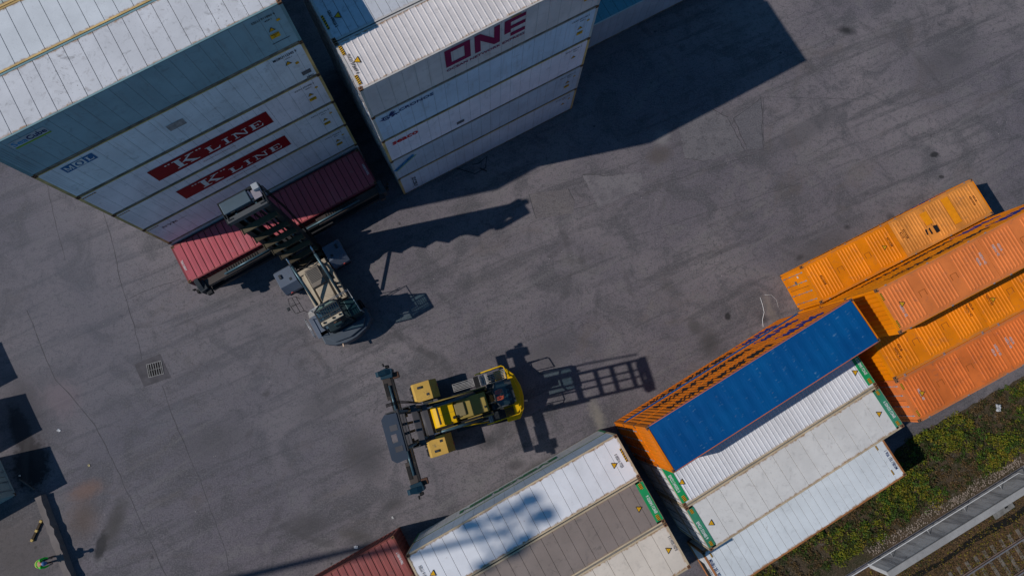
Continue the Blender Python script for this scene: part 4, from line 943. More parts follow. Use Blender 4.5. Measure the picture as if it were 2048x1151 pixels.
# ------------------------------------------------------------------ empty-container lift trucks
CHROME = plain('cylinder_rod', (.45, .50, .56), .2, .9, .1)
HOSE = plain('hose_black', (.012, .012, .013), .6)
GLASS = NT('cab_glass'); tr_ = GLASS.new('ShaderNodeBsdfTransparent'); tr_.inputs[0].default_value = (.70, .84, .86, 1); gl_ = GLASS.new('ShaderNodeBsdfGlossy'); gl_.inputs['Roughness'].default_value = .08
ms_ = GLASS.new('ShaderNodeMixShader'); ms_.inputs[0].default_value = .07; GLASS.l.new(tr_.outputs[0], ms_.inputs[1]); GLASS.l.new(gl_.outputs[0], ms_.inputs[2]); GLASS.l.new(ms_.outputs[0], GLASS.n['Material Output'].inputs[0]); GLASS = GLASS.mat
def skin_body(name, joints, edges, mat, parent, sub=1):
    me = bpy.data.meshes.new(name); me.from_pydata([j[0] for j in joints], edges, []); me.materials.append(mat)
    o = link(name, me, parent); md = o.modifiers.new('skin', 'SKIN'); md.use_smooth_shade = True
    for i, j in enumerate(joints):
        sv = me.skin_vertices[0].data[i]; r = j[1]; sv.radius = (r, r) if not isinstance(r, tuple) else r; sv.use_root = (i == 0)
    ss = o.modifiers.new('subsurf', 'SUBSURF'); ss.levels = ss.render_levels = sub
    return o
SKINM = plain('skin', (.36, .19, .12), .6, 0, .05)
def arm_chain(sh, el, wr, r=(.052, .042, .030)):
    """shoulder to hand with a thumb and four unequal fingers; returns joints and edges relative to index 0"""
    sh, el, wr = Vector(sh), Vector(el), Vector(wr); d = (wr - el).normalized()
    s = d.cross(Vector((0, 0, 1)));  s = s.normalized() if s.length > .05 else Vector((0, 1, 0)); n = s.cross(d)
    J = [(sh, r[0]), (el, r[1]), (wr, r[2]), (wr + d * .085, (.036, .018))]; E = [(0, 1), (1, 2), (2, 3)]
    for k, (o, ln) in enumerate(((-.03, .062), (-.01, .075), (.011, .07), (.03, .055))):
        b = len(J); J += [(wr + d * .10 + s * o, .010), (wr + d * (.10 + ln * .55) + s * o - n * .012, .009), (wr + d * (.10 + ln * .85) + s * o - n * .035, .008)]; E += [(3, b), (b, b + 1), (b + 1, b + 2)]
    b = len(J); J += [(wr + d * .04 + s * .042, .011), (wr + d * .075 + s * .058 - n * .012, .009)]; E += [(2, b), (b, b + 1)]
    return J, E
def person(loc, rz, label, P, jacket, legs, helmet=None, hair=None):
    root = empty('person', loc, rz, label, 'person'); V = Vector
    J = [(V(P['pelvis']), .125), (V(P['chest']), (.15, .125)), (V(P['neck']), .055), (V(P['head']), (.075, .085)), (V(P['head']) + (V(P['head']) - V(P['neck'])).normalized() * .12, (.07, .075))]
    E = [(0, 1), (1, 2), (2, 3), (3, 4)]
    for s in ('l', 'r'):
        b = len(J); J += [(V(P['hip' + s]), .085), (V(P['knee' + s]), .058), (V(P['ankle' + s]), .042), (V(P['toe' + s]), .035)]; E += [(0, b), (b, b + 1), (b + 1, b + 2), (b + 2, b + 3)]
        a, e = arm_chain(P['sh' + s], P['el' + s], P['wr' + s]); b = len(J); J += a; E += [(x + b, y + b) for x, y in e] + [(1, b)]
    skin_body('body', J, E, SKINM, root)
    # clothes follow the body
    Jc = [((V(P['pelvis'])), .145), (V(P['chest']), (.185, .155))]; Ec = [(0, 1)]
    for s in ('l', 'r'): b = len(Jc); Jc += [(V(P['sh' + s]), .078), (V(P['el' + s]), .06), (V(P['el' + s]).lerp(V(P['wr' + s]), .85), .046)]; Ec += [(1, b), (b, b + 1), (b + 1, b + 2)]
    jk = skin_body('jacket', Jc, Ec, jacket[0], root)
    if len(jacket) > 1:
        mid = V(P['pelvis']).lerp(V(P['chest']), .55); ax = (V(P['chest']) - V(P['pelvis'])).normalized()
        mb = MB(); u = ax.cross(V((0, 1, 0))).normalized(); w = V((0, 1, 0))
        for off in (-.07, .10):
            ring_ = [mid + ax * off + u * .178 * math.cos(t) + w * .205 * math.sin(t) for t in [2 * math.pi * i / 20 for i in range(21)]]
            mb.tube(ring_, .026, 6, 0, False)
        mb.build('reflective_band', jacket[1], root)
    Jl = [(V(P['pelvis']), .138)]; El = []
    for s in ('l', 'r'): b = len(Jl); Jl += [(V(P['hip' + s]), .098), (V(P['knee' + s]), .072), (V(P['ankle' + s]), .056)]; El += [(0, b), (b, b + 1), (b + 1, b + 2)]
    skin_body('trousers', Jl, El, legs, root)
    for s in ('l', 'r'):
        a, t = V(P['ankle' + s]), V(P['toe' + s]); skin_body('boot', [(a + V((-.03, 0, -.02)), .052), (a.lerp(t, .6), .05), (t, .042)], [(0, 1), (1, 2)], HOSE, root)
    h = V(P['head']); up_ = (h - V(P['neck'])).normalized(); fw = (V(P.get('look', (1, 0, 0))))
    fw = (fw - up_ * fw.dot(up_)).normalized(); sd = up_.cross(fw); c = h + up_ * .06
    mb = MB()
    for sg in (-1, 1): mb.tube([c + fw * .074 + sd * .03 * sg, c + fw * .083 + sd * .03 * sg], .012, 8, 0)
    mb.build('eyes', HOLE, root)
    mb = MB(); mb.tube([c + fw * .078 - up_ * .012, c + fw * .105 - up_ * .038], .011, 6, 0, True, .016); mb.build('nose', SKINM, root)
    mb = MB(); mb.tube([c + fw * .076 - up_ * .065 + sd * .024, c + fw * .084 - up_ * .066, c + fw * .076 - up_ * .065 - sd * .024], .007, 6, 0); mb.build('mouth', plain('lips', (.25, .08, .07), .6), root)
    for sg in (-1, 1): mb = MB(); mb.tube([c + sd * .078 * sg + up_ * .02, c + sd * .088 * sg, c + sd * .078 * sg - up_ * .03], .012, 6, 0); mb.build('ear', SKINM, root)
    mb = MB(); cap = helmet or hair; rr = .125 if helmet else .098; k = 8
    for i in range(k + 1):
        ph = math.pi * .52 * i / k
        for j in range(18): t = 2 * math.pi * j / 18; mb.v.append(tuple(c + up_ * (.02 + rr * math.cos(ph)) + (fw * math.cos(t) * 1.12 + sd * math.sin(t)) * rr * math.sin(ph)))
    for i in range(k):
        for j in range(18): mb.f.append([i * 18 + j, i * 18 + (j + 1) % 18, (i + 1) * 18 + (j + 1) % 18, (i + 1) * 18 + j]); mb.m.append(0); mb.sm.append(True)
    if helmet: mb.add([c + up_ * .012 + fw * .12 + sd * .09, c + up_ * .0 + fw * .19 + sd * .05, c + up_ * .0 + fw * .19 - sd * .05, c + up_ * .012 + fw * .12 - sd * .09, c + up_ * .024 + fw * .12 + sd * .09, c + up_ * .012 + fw * .19 + sd * .05, c + up_ * .012 + fw * .19 - sd * .05, c + up_ * .024 + fw * .12 - sd * .09], [(0, 3, 2, 1), (4, 5, 6, 7), (0, 1, 5, 4), (1, 2, 6, 5), (2, 3, 7, 6), (3, 0, 4, 7)])
    mb.build('helmet' if helmet else 'hair', cap, root)
    return root
SIT = dict(pelvis=(0, 0, .10), chest=(-.06, 0, .50), neck=(-.05, 0, .70), head=(-.01, 0, .80), look=(1, 0, -.1))
for s, k in (('l', 1), ('r', -1)): SIT.update({'hip' + s: (.02, .10 * k, .10), 'knee' + s: (.46, .17 * k, .14), 'ankle' + s: (.50, .18 * k, -.28), 'toe' + s: (.64, .19 * k, -.33), 'sh' + s: (-.05, .20 * k, .60), 'el' + s: (.14, .28 * k, .36), 'wr' + s: (.38, .24 * k, .34)})

def wheel(x, y, r, w, parent, rimcol):
    mb = MB(); prof = [(r * .55, -w / 2), (r * .93, -w / 2), (r, -w * .36), (r, w * .36), (r * .93, w / 2), (r * .55, w / 2)]; n = 28
    for i in range(n):
        t = 2 * math.pi * i / n
        for q, yy in prof: mb.v.append((x + q * math.sin(t), y + yy, r + q * math.cos(t)))
    k = len(prof)
    for i in range(n):
        for j in range(k - 1): a = i * k + j; b = ((i + 1) % n) * k + j; mb.f.append([a, b, b + 1, a + 1]); mb.m.append(0); mb.sm.append(False)
    for i in range(0, n, 1):
        t = 2 * math.pi * (i + .5) / n; c = Vector((x + r * math.sin(t), y, r + r * math.cos(t)))
        u = Vector((math.cos(t), 0, -math.sin(t))) * .03; nn = Vector((math.sin(t), 0, math.cos(t))) * .02
        for s in (-1, 1): mb.add([c + u + Vector((0, .02 * s, 0)), c - u + Vector((0, .02 * s, 0)), c - u * 1.5 + Vector((0, s * w * .42, 0)), c + u * .5 + Vector((0, s * w * .42, 0)), c + u * .7 + nn + Vector((0, .02 * s, 0)), c - u * .7 + nn + Vector((0, .02 * s, 0)), c - u * 1.2 + nn + Vector((0, s * w * .40, 0)), c + u * .2 + nn + Vector((0, s * w * .40, 0))], [(4, 5, 6, 7), (0, 1, 5, 4), (1, 2, 6, 5), (2, 3, 7, 6), (3, 0, 4, 7)])
    o = mb.build('wheel', BLACKRUB, parent)
    mb = MB(); mb.tube([(x, y - w * .38, r), (x, y + w * .38, r)], r * .55, 18); mb.build('rim', rimcol, o)
def grating(name, x0, x1, y0, y1, z, mat, parent, alongx=False, step=.07):
    mb = MB(); t = .018
    mb.box(x0, x1, y0, y0 + .03, z - .04, z); mb.box(x0, x1, y1 - .03, y1, z - .04, z); mb.box(x0, x0 + .03, y0 + .03, y1 - .03, z - .04, z); mb.box(x1 - .03, x1, y0 + .03, y1 - .03, z - .04, z)
    if alongx:
        n = int((y1 - y0 - .06) / step)
        for i in range(1, n): y = y0 + .03 + i * (y1 - y0 - .06) / n; mb.box(x0 + .03, x1 - .03, y - t, y + t, z - .03, z - .003)
    else:
        n = int((x1 - x0 - .06) / step)
        for i in range(1, n): x = x0 + .03 + i * (x1 - x0 - .06) / n; mb.box(x - t, x + t, y0 + .03, y1 - .03, z - .03, z - .003)
    return mb.build(name, mat, parent)
def rails(name, lines, r, mat, parent, posts=(), z0=1.5):
    for ln in lines:
        mb = MB(); mb.tube(ln, r, 8); o = mb.build(name, mat, parent)
    for p in posts: mb = MB(); mb.tube([(p[0], p[1], z0), p], r * .9, 6); mb.build('rail_post', mat, parent)

def lift_truck(name, loc, yaw, label, M, mx, my, mast_h, spz, half, plate_box, cab_z, yb=0.0, fx=.42, style='yellow'):
    root = empty(name, loc, R(yaw), label, 'lift truck')
    body, fend, hoodf, hoodr, dark, mast, top, cw, grate, railm = (M[k] for k in ('body', 'fender', 'hoodf', 'hoodr', 'dark', 'mast', 'top', 'cw', 'grate', 'rail'))
    # chassis, wheels, fenders
    mb = MB(); mb.box(-5.0, fx - .1, -.72, .72, .55, 1.12); mb.box(-4.7, -3.8, -1.2, 1.2, .62, .95); mb.box(fx - .95, fx - .35, -2.05, 2.05, .72, .98); mb.build('chassis', dark, root, .02)
    for s in (-1, 1):
        for yy in (1.34, 1.84): wheel(fx - .62, s * yy, .80, .46, root, dark)
        wheel(-4.25, s * 1.22, .60, .42, root, dark)
        mb = MB(); P = [(fx, 1.02), (fx, 1.60), (fx - .14, 1.90), (fx - 1.10, 1.90), (fx - 1.46, 1.38), (fx - 1.46, 1.02), (fx - 1.40, 1.02), (fx - 1.40, 1.36), (fx - 1.07, 1.84), (fx - .16, 1.84), (fx - .06, 1.58), (fx - .06, 1.02)]
        n = len(P)
        # mudguard as a bent sheet with an outer cheek
        mb.prism(P[:6] + P[6:], min(s * 1.06, s * 2.12), max(s * 1.06, s * 2.12), 'y')
        mb.prism([(fx, 1.30), (fx, 1.60), (fx - .14, 1.90), (fx - 1.10, 1.90), (fx - 1.46, 1.38), (fx - 1.46, 1.30)], min(s * 2.10, s * 2.135), max(s * 2.10, s * 2.135), 'y')
        f = mb.build('fender', fend, root, .015)
        mb = MB(); mb.box(fx - .62, fx - .36, min(s * 1.78, s * 1.92), max(s * 1.78, s * 1.92), 1.90, 1.99); mb.build('fender_lamp', dark, f, .01)
        mb = MB(); mb.box(fx - .95, fx - .78, min(s * 1.30, s * 1.44), max(s * 1.30, s * 1.44), 1.90, 1.915); mb.build('fender_cap', dark, f)
        mb = MB(); mb.tube([(fx - 1.44, s * 1.75, 1.30), (fx - 1.50, s * 1.75, 1.30)], .09, 10); mb.build('tail_lamp', plain('lamp_red', (.45, .06, .05), .3), f)
    # engine covers
    if style == 'yellow':
        mb = MB(); mb.prism([(-.28, 1.12), (-.28, 1.80), (-.40, 1.98), (-.60, 2.04), (-1.62, 2.04), (-1.70, 1.12)], -.64, .64, 'y'); h = mb.build('front_cover', hoodf, root, .03)
        mb = MB(); mb.prism([(-.86, -.42), (-1.60, -.58), (-1.60, .58), (-.86, .60), (-.78, .40), (-.78, -.30)], 2.04, 2.10, 'z'); mb.build('access_panel', hoodf, h, .02)
        mb = MB(); mb.box(-1.60, -.74, -.006, .006, 2.101, 2.104); mb.box(-.70, -.62, -.5, .5, 2.04, 2.07); mb.build('panel_gap', dark, h)
        mb = MB(); mb.tube([(-1.52, .34, 2.04), (-1.52, .34, 2.26)], .09, 14); mb.build('exhaust_cap', HOSE, root)
        for q in ((-.82, -.48), (-1.32, .56)): mb = MB(); mb.tube([(*q, 2.04), (*q, 2.13)], .035, 10); mb.build('filler_cap', HOSE, h)
        mb = MB(); mb.prism([(-1.72, 1.12), (-1.72, 1.90), (-3.55, 1.98), (-3.62, 1.12)], -.56, .56, 'y'); h2 = mb.build('engine_hood', hoodr, root, .04)
        mb = MB(); mb.box(-2.22, -1.64, -.36, .40, 1.92, 2.06); mb.build('hood_pad', M['pad'], h2, .05)
        mb = MB(); mb.box(-3.20, -3.188, -.54, .54, 1.985, 1.992); mb.box(-3.40, -3.30, .22, .34, 1.985, 2.03); mb.build('hood_latch', dark, h2)
        for s in (-1, 1): mb = MB(); mb.box(-3.7, -.25, min(s * .60, s * .86), max(s * .60, s * .86), 1.12, 1.52); mb.build('side_beam', hoodr, root, .03)
        for s in (-1, 1): mb = MB(); mb.prism([(-3.7, 1.55), (-.3, 1.66), (-.3, 1.74), (-3.7, 1.60)], min(s * .66, s * .78), max(s * .66, s * .78), 'y'); mb.build('hose_channel', HOSE, root)
    else:
        mb = MB(); mb.box(-3.35, -.62, -.98, .98, 1.12, 1.66); h = mb.build('engine_deck', hoodr, root, .03)
        mb = MB(); mb.prism([(-.80, 1.66), (-.80, 1.84), (-.95, 1.92), (-1.98, 1.92), (-2.05, 1.66)], -.34, .50, 'y'); mb.build('radiator_cover', M['pad'], h, .03)
        mb = MB()
        for i in range(9): mb.box(-1.70 + i * .09, -1.66 + i * .09, -.26, .42, 1.92, 1.935)
        mb.build('radiator_louvres', dark, h)
        mb = MB(); mb.prism([(-2.06, 1.66), (-2.06, 1.78), (-3.30, 1.86), (-3.30, 1.66)], -.42, .42, 'y'); mb.build('rear_hood', hoodr, h, .03)
        for s, a in ((1, .60), (-1, -.60)): mb = MB(); mb.box(-3.2, -.8, a - .05, a + .05, 1.66, 1.76); mb.build('deck_rib', hoodf, h, .01)
        mb = MB(); mb.tube([(-2.35, -.78, 1.66), (-2.35, -.78, 1.95)], .08, 12); mb.tube([(-2.62, -.84, 1.66), (-2.62, -.84, 1.80)], .07, 12); mb.build('exhaust_cap', HOSE, root)
        mb = MB()
        for k in range(3): mb.tube([(-.70, -.55 - .06 * k, 1.75), (-1.1, -.62 - .05 * k, 1.85), (-1.6, -.74, 1.80 - .03 * k), (-2.0, -.70 - .05 * k, 1.70)], .025, 6)
        mb.tube([(-.5, .62, 1.9), (-.72, .3, 2.1), (-.55, -.2, 2.2), (-.5, -.5, 2.0)], .03, 6); mb.build('hydraulic_hose', HOSE, root)
        mb = MB(); mb.box(-.95, -.66, -.90, .92, 1.66, 1.80); mb.build('front_manifold', hoodr, h, .02)
    # counterweight
    mb = MB(); mb.prism([(-4.35, -1.52), (-5.12, -1.52), (-5.48, -1.02), (-5.66, -.36), (-5.68, 0), (-5.66, .36), (-5.48, 1.02), (-5.12, 1.52), (-4.35, 1.52)], .50, 1.34, 'z'); c = mb.build('counterweight', cw, root, .05)
    mb = MB(); mb.prism([(-4.9, -1.30), (-5.36, -.92), (-5.52, 0), (-5.36, .92), (-4.9, 1.30)], 1.34, 1.52, 'z'); mb.build('counterweight_cap', cw, c, .04)
    mb = MB(); mb.tube([(-5.60, .62, 1.2), (-5.80, .66, 1.25)], .06, 8); mb.build('rear_lamp', plain('lamp_warm', (.55, .40, .30), .4), c)
    # cab
    zc = cab_z; y0, y1 = yb - .76, yb + .72; xf, xr = (-3.62, -4.98) if style == 'yellow' else (-3.22, -4.84)
    mb = MB(); mb.box(xr, xf - .12, y0, y1, 1.36, 2.05); cab = mb.build('cab', dark, root, .03)
    fl = [(xf, yb - .34), (xf, yb + .30), (xf - .34, y1), (xr, y1), (xr, y0), (xf - .34, y0)]; tp = [(xf - .42, yb - .34), (xf - .42, yb + .30), (xf - .60, y1 - .06), (xr + .05, y1 - .06), (xr + .05, y0 + .06), (xf - .60, y0 + .06)]
    mb = MB()
    for (a, b) in zip(fl, tp): mb.tube([(*a, 2.05), (*b, zc - .06)], .04, 6)
    n = len(fl)
    for i in range(n): mb.tube([(*tp[i], zc - .06), (*tp[(i + 1) % n], zc - .06)], .05, 6)
    mb.build('cab_frame', dark, cab)
    mb = MB()
    for i in range(n):
        a, b, c_, d = fl[i], fl[(i + 1) % n], tp[(i + 1) % n], tp[i]; mb.add([(*a, 2.05), (*b, 2.05), (*c_, zc - .08), (*d, zc - .08)], [(0, 1, 2, 3)])
    mb.build('cab_window', GLASS, cab)
    mb = MB(); mb.prism(tp, zc - .05, zc - .03, 'z'); mb.build('roof_glass', GLASS, cab)
    mb = MB()
    if style == 'yellow':
        for yy in (-.55, -.28, 0, .28, .55): mb.box(xr + .02, xr + .24, yb + yy - .09, yb + yy + .09, zc - .03, zc + .015)
        mb.box(xr - .12, xr + .06, y0 + .1, y1 - .1, zc - .14, zc + .02)
    else:
        for i in range(11): yy = y0 + .10 + i * (y1 - y0 - .2) / 10; mb.box(xr + .34, xf - .62, yy - .011, yy + .011, zc - .02, zc + .02)
        for xx in (xf - .66, -4.30, xr + .36): mb.box(xx - .03, xx + .03, y0 + .08, y1 - .08, zc - .025, zc + .025)
    mb.build('roof_guard', dark, cab)
    if style != 'yellow':
        mb = MB(); mb.box(xr + .06, xr + .30, y0 + .10, y1 - .10, zc - .03, zc + .05); mb.build('roof_lightbar', M['pad2'], cab, .02)
        for yy in (-.5, -.1, .45): mb = MB(); mb.box(xr + .14, xr + .24, yb + yy - .05, yb + yy + .05, zc + .05, zc + .14); mb.build('work_lamp', HOSE, cab, .01)
        mb = MB(); mb.box(-4.75, -3.70, y0 - .62, y0 - .04, 1.40, 2.65); mb.build('hydraulic_tank', M['tank'], root, .05)
    mb = MB(); mb.box(-4.72, -4.30, yb - .26, yb + .26, 2.05, 2.22); mb.box(-4.82, -4.68, yb - .25, yb + .25, 2.20, 2.86); mb.build('driver_seat', plain('seat_dark', (.03, .05, .06), .8), cab, .05)
    mb = MB(); mb.box(xf - .34, xf - .14, yb - .28, yb + .28, 2.05, 2.30); mb.tube([(xf - .30, yb, 2.25), (xf - .42, yb, 2.62)], .025, 6)
    mb.tube([(xf - .42 + .06 * math.cos(t), yb + .18 * math.sin(t), 2.62 + .16 * math.cos(t)) for t in [2 * math.pi * i / 16 for i in range(17)]], .016, 6); mb.build('steering_console', HOSE, cab)
    # walkways and rails
    if style == 'yellow':
        grating('side_step', -3.10, -1.82, -1.52, -1.06, .90, grate, root, True); mb = MB(); mb.box(-3.42, -3.12, -1.56, -.9, .95, 1.15); mb.build('step_box', HOSE, root)
        grating('walkway', -5.0, -3.90, -1.60, -.92, 1.58, grate, root, True, .085)
        for k in range(4): mb = MB(); mb.box(-3.88 + k * .12, -3.79 + k * .12, -1.52, -.92, 1.50 - .13 * k, 1.54 - .13 * k); mb.build('stair_tread', grate, root)
        rails('handrail', [[(-3.30, -1.60, 2.10), (-3.40, -1.60, 2.55), (-4.86, -1.66, 2.60), (-4.98, -1.58, 2.60), (-5.14, -1.00, 2.60)], [(-3.50, -1.60, 2.10), (-4.92, -1.64, 2.12)]], .032, railm, root, [(-3.6, -1.60, 2.56), (-4.3, -1.63, 2.58), (-4.92, -1.62, 2.60), (-5.14, -1.00, 2.60)])
        grating('walkway', -4.95, -3.55, .74, 1.22, 1.50, dark, root); 
        for k in range(3): mb = MB(); mb.box(-3.60 + k * .14, -3.49 + k * .14, .78, 1.24, 1.42 - .15 * k, 1.46 - .15 * k); mb.build('stair_tread', grate, root)
        mb = MB(); mb.box(-3.4, -1.4, .90, 1.22, .85, 1.20); mb.build('battery_box', dark, root, .03)
        rails('handrail', [[(-3.20, 1.28, 2.05), (-3.50, 1.26, 2.45), (-5.10, 1.22, 2.50), (-5.24, 1.08, 2.50), (-5.22, .62, 2.50)], [(-1.8, .98, 1.55), (-3.3, 1.16, 1.62)]], .030, railm, root, [(-3.6, 1.26, 2.46), (-4.4, 1.24, 2.48), (-5.22, 1.08, 2.5)])
    else:
        mb = MB(); mb.box(-4.62, -3.30, .82, 1.50, 1.28, 1.34); mb.box(-4.62, -3.30, 1.50, 1.74, 1.05, 1.10); mb.build('walkway', fend, root, .01)
        for k in range(3): mb = MB(); mb.box(-3.28 + k * .16, -3.16 + k * .16, 1.0, 1.62, 1.18 - .18 * k, 1.22 - .18 * k); mb.build('stair_tread', grate, root)
        rails('handrail', [[(-3.35, 1.76, 2.0), (-4.55, 1.76, 2.0)], [(-3.35, 1.76, 1.66), (-4.55, 1.76, 1.66)], [(-3.25, y0 - .55, 2.75), (-3.30, 1.15, 2.80)], [(-3.25, y0 - .55, 2.45), (-3.30, 1.15, 2.48)], [(-3.25, y0 - .60, 2.75), (-4.75, y0 - .66, 2.75)]], .024, railm, root, [(-3.38, 1.76, 2.0), (-4.5, 1.76, 2.0), (-3.28, 1.12, 2.8), (-3.28, -.9, 2.75), (-4.7, -1.38, 2.75)])
        # folded ladder frame with mirror beside the deck
        rails('ladder_frame', [[(-2.95, 1.52, 2.1), (-2.92, 1.98, 2.35), (-2.35, 2.02, 2.5), (-1.95, 1.96, 2.4), (-1.98, 1.56, 2.15), (-2.95, 1.52, 2.1)], [(-2.42, 1.52, 2.1), (-2.45, 2.0, 2.45)], [(-2.94, 1.75, 2.2), (-1.98, 1.76, 2.25)]], .016, HOSE, root, [(-2.95, 1.52, 2.1), (-1.98, 1.56, 2.15)], 1.2)
        mb = MB(); mb.box(-2.62, -2.44, 2.10, 2.26, 2.45, 2.62); mb.build('wing_mirror', dark, root, .02)
    # tilt cylinders
    for s in (-1, 1):
        a = Vector((-3.0, my + s * .74, 1.95 if style != 'yellow' else 1.70)); b = Vector((mx - .02, my + s * .74, 3.75 if style != 'yellow' else 2.9)); m_ = a.lerp(b, .80)
        mb = MB(); mb.tube([a, m_], .085, 12); t = mb.build('tilt_cylinder', M['cyl'], root); mb = MB(); mb.tube([m_, b], .048, 10); mb.build('cylinder_rod', CHROME, t)
        mb = MB(); mb.tube([b - Vector((0, .09, 0)), b + Vector((0, .09, 0))], .085, 10); mb.build('cylinder_eye', dark, t)
    # mast: rails, cross beams with gussets, cylinders, top plate
    dpt = .62 if style == 'yellow' else .95; hw = 1.0 if style == 'yellow' else .92; fw_, iw_, ci_ = (.13, .10, .80) if style == 'yellow' else (.24, .16, .50)
    me_ = empty('mast', (mx, my, 0)); me_.parent = root
    low = mast_h if style != 'yellow' else 8.6
    for s in (-1, 1):
        mb = MB(); yo = s * hw
        mb.box(0, dpt * .62, min(yo, yo - s * .05), max(yo, yo - s * .05), .35, low - .1)
        for xx in (0, dpt * .62 - .05): mb.box(xx, xx + .05, min(yo - s * .05, yo - s * fw_), max(yo - s * .05, yo - s * fw_), .35, low - .1)
        mb.build('outer_rail', mast, me_)
        mb = MB(); yi = s * (hw - fw_ - .06); mb.box(dpt * .30, dpt, min(yi, yi + s * .05), max(yi, yi + s * .05), .6, mast_h - .15)
        for xx in (dpt * .30, dpt - .05): mb.box(xx, xx + .05, min(yi, yi - s * iw_), max(yi, yi - s * iw_), .6, mast_h - .15)
        mb.build('inner_rail', mast, me_)
        mb = MB(); yl = s * ci_; mb.tube([(dpt * .25, yl, .5), (dpt * .25, yl, low * .55)], .085, 10); mb.tube([(dpt * .25, yl, low * .55), (dpt * .25, yl, mast_h - .3)], .05, 8); mb.build('lift_cylinder', M['cyl'], me_)
    zs = [1.3, 2.75, 4.15, 5.5, 6.85, 8.2, 9.9] if style != 'yellow' else [1.2, 3.0, 8.0]
    for z in zs:
        if z > low - .6: continue
        mb = MB(); mb.prism([(-.06, z - .16), (-.24, z - .02), (-.24, z + .06), (0, z + .10), (.05, z + .10), (.05, z + .02), (-.02, z - .06)], -hw, hw, 'y')
        for s in (-1, 1): mb.prism([(0, z - .58), (-.29, z - .02), (-.29, z + .08), (0, z + .14)], min(s * hw, s * (hw - .03)), max(s * hw, s * (hw - .03)), 'y')
        mb.build('cross_beam', M['beam'], me_)
    if style == 'yellow':
        for z, xx, rr in ((1.25, .22, .13), (1.75, .42, .12), (2.25, .40, .11)):
            mb = MB(); mb.tube([(xx, -hw + .2, z), (xx, hw - .2, z)], rr, 12); mb.build('cross_tube', M['beam'], me_)
        mb = MB(); mb.box(-.05, .40, -hw + .1, hw - .1, 1.05, 1.12); mb.build('mast_foot_plate', M['arm'], me_)
        for z in (9.4, 10.3, 11.3):
            mb = MB(); mb.box(dpt * .3, dpt * .3 + .14, -(hw - .22), hw - .22, z, z + .16); mb.build('cross_beam', M['beam'], me_)
        for yy in (-.22, .20): mb = MB(); mb.box(dpt * .42, dpt * .42 + .05, yy - .06, yy + .06, spz, mast_h - .2); mb.build('lift_chain', HOSE, me_)
    else:
        for yy in (-.15, .15): mb = MB(); mb.box(dpt * .75, dpt * .75 + .05, yy - .05, yy + .05, 2.2, mast_h - .3); mb.build('lift_chain', HOSE, me_)
    px0, px1, py0, py1 = plate_box
    if style == 'yellow':
        mb = MB(); z = mast_h - .06; ch = .18
        pts = [(px0, py0 + ch), (px0, py1 - ch), (px0 + ch, py1), (px1, py1 - .05), (px1, py0 + .05), (px0 + ch, py0)]
        # plate with a square lightening hole: four pieces round it
        hx0, hx1, hy0, hy1 = px0 + .22, px0 + .46, py0 + .88, py0 + 1.22
        mb.prism([(px0, py0 + .05), (px1 - ch, py0), (px1, py0 + ch), (px1, hy0), (px0, hy0)], z, z + .06, 'z'); mb.prism([(px0, hy1), (px1, hy1), (px1, py1 - ch), (px1 - ch, py1), (px0, py1 - .05)], z, z + .06, 'z')
        mb.box(px0, hx0, hy0, hy1, z, z + .06); mb.box(hx1, px1, hy0, hy1, z, z + .06)
        tp_ = mb.build('top_plate', top, me_)
        mb = MB(); mb.box(px0 + .10, px0 + .42, py0 + .50, py0 + .74, z + .06, z + .07); mb.build('plate_recess', M['beam'], tp_)
        mb = MB(); mb.box(px0 + .10, px0 + .42, py0 + 1.40, py0 + 1.62, z + .06, z + .07); mb.build('plate_recess', M['beam'], tp_)
        mb = MB(); mb.box(px0 - .08, px0, -hw + .1, hw - .1, z - .30, z + .02); mb.build('head_beam', mast, me_)
    else:
        mb = MB(); z = mast_h - .14; mb.box(-.10, .14, -hw - .06, hw + .06, z - .36, z); mb.build('head_beam', top, me_, .02)
        mb = MB(); mb.box(.34, .92, py0, py1, z - .30, z + .06); mb.build('top_box', M['topbox'], me_, .03)
        mb = MB(); mb.box(.97, 1.03, -hw - .1, hw + .12, z - .25, z - .05); mb.build('front_bar', mast, me_)
        for s in (-1, 1): mb = MB(); mb.prism([(-.10, z - .45), (1.0, z - .35), (1.0, z - .05), (.2, z), (-.10, z)], min(s * (hw + .07), s * (hw + .11)), max(s * (hw + .07), s * (hw + .11)), 'y'); mb.build('head_cheek', mast, me_)
        mb = MB(); mb.box(.30, .78, -hw - .02, -hw + .36, z - .02, z + .05); mb.build('corner_bracket', M['bracket'], me_, .01)
        mb = MB(); mb.box(.62, .92, -hw - .10, -hw + .20, z + .05, z + .30); mb.build('junction_box', M['jbox'], me_, .02)
    mb = MB()
    for k in range(3): mb.tube([(dpt * .8, -hw - .10 - .05 * k, mast_h - .1), (dpt * .6 - .03 * k, -hw - .22 - .05 * k, mast_h * .75), (dpt * .4, -hw - .20 - .04 * k, mast_h * .5), (dpt * .2, -hw - .14 - .03 * k, mast_h * .3), (0, -hw - .10, 2.6)], .020, 5)
    mb.build('hose_bundle', HOSE, me_)
    # carriage and side-lift spreader
    sp = empty('spreader', (mx + dpt, my, spz)); sp.parent = root
    SPM = M['spreader']
    mb = MB(); mb.box(.01, .16, -.95, .95, -.75, .55 if style != 'yellow' else .10); mb.box(-.10, .01, -.72, -.56, -.7, .5); mb.box(-.10, .01, .56, .72, -.7, .5); mb.build('carriage', SPM, sp, .01)
    L1 = min(half - .4, 2.6)
    mb = MB(); mb.box(.17, .46, -L1 * .62, L1 * .62, -.32, .06); mb.box(.17, .50, -half * .93, half * .93, -1.25, -.95); mb.build('main_beam', SPM, sp, .02)
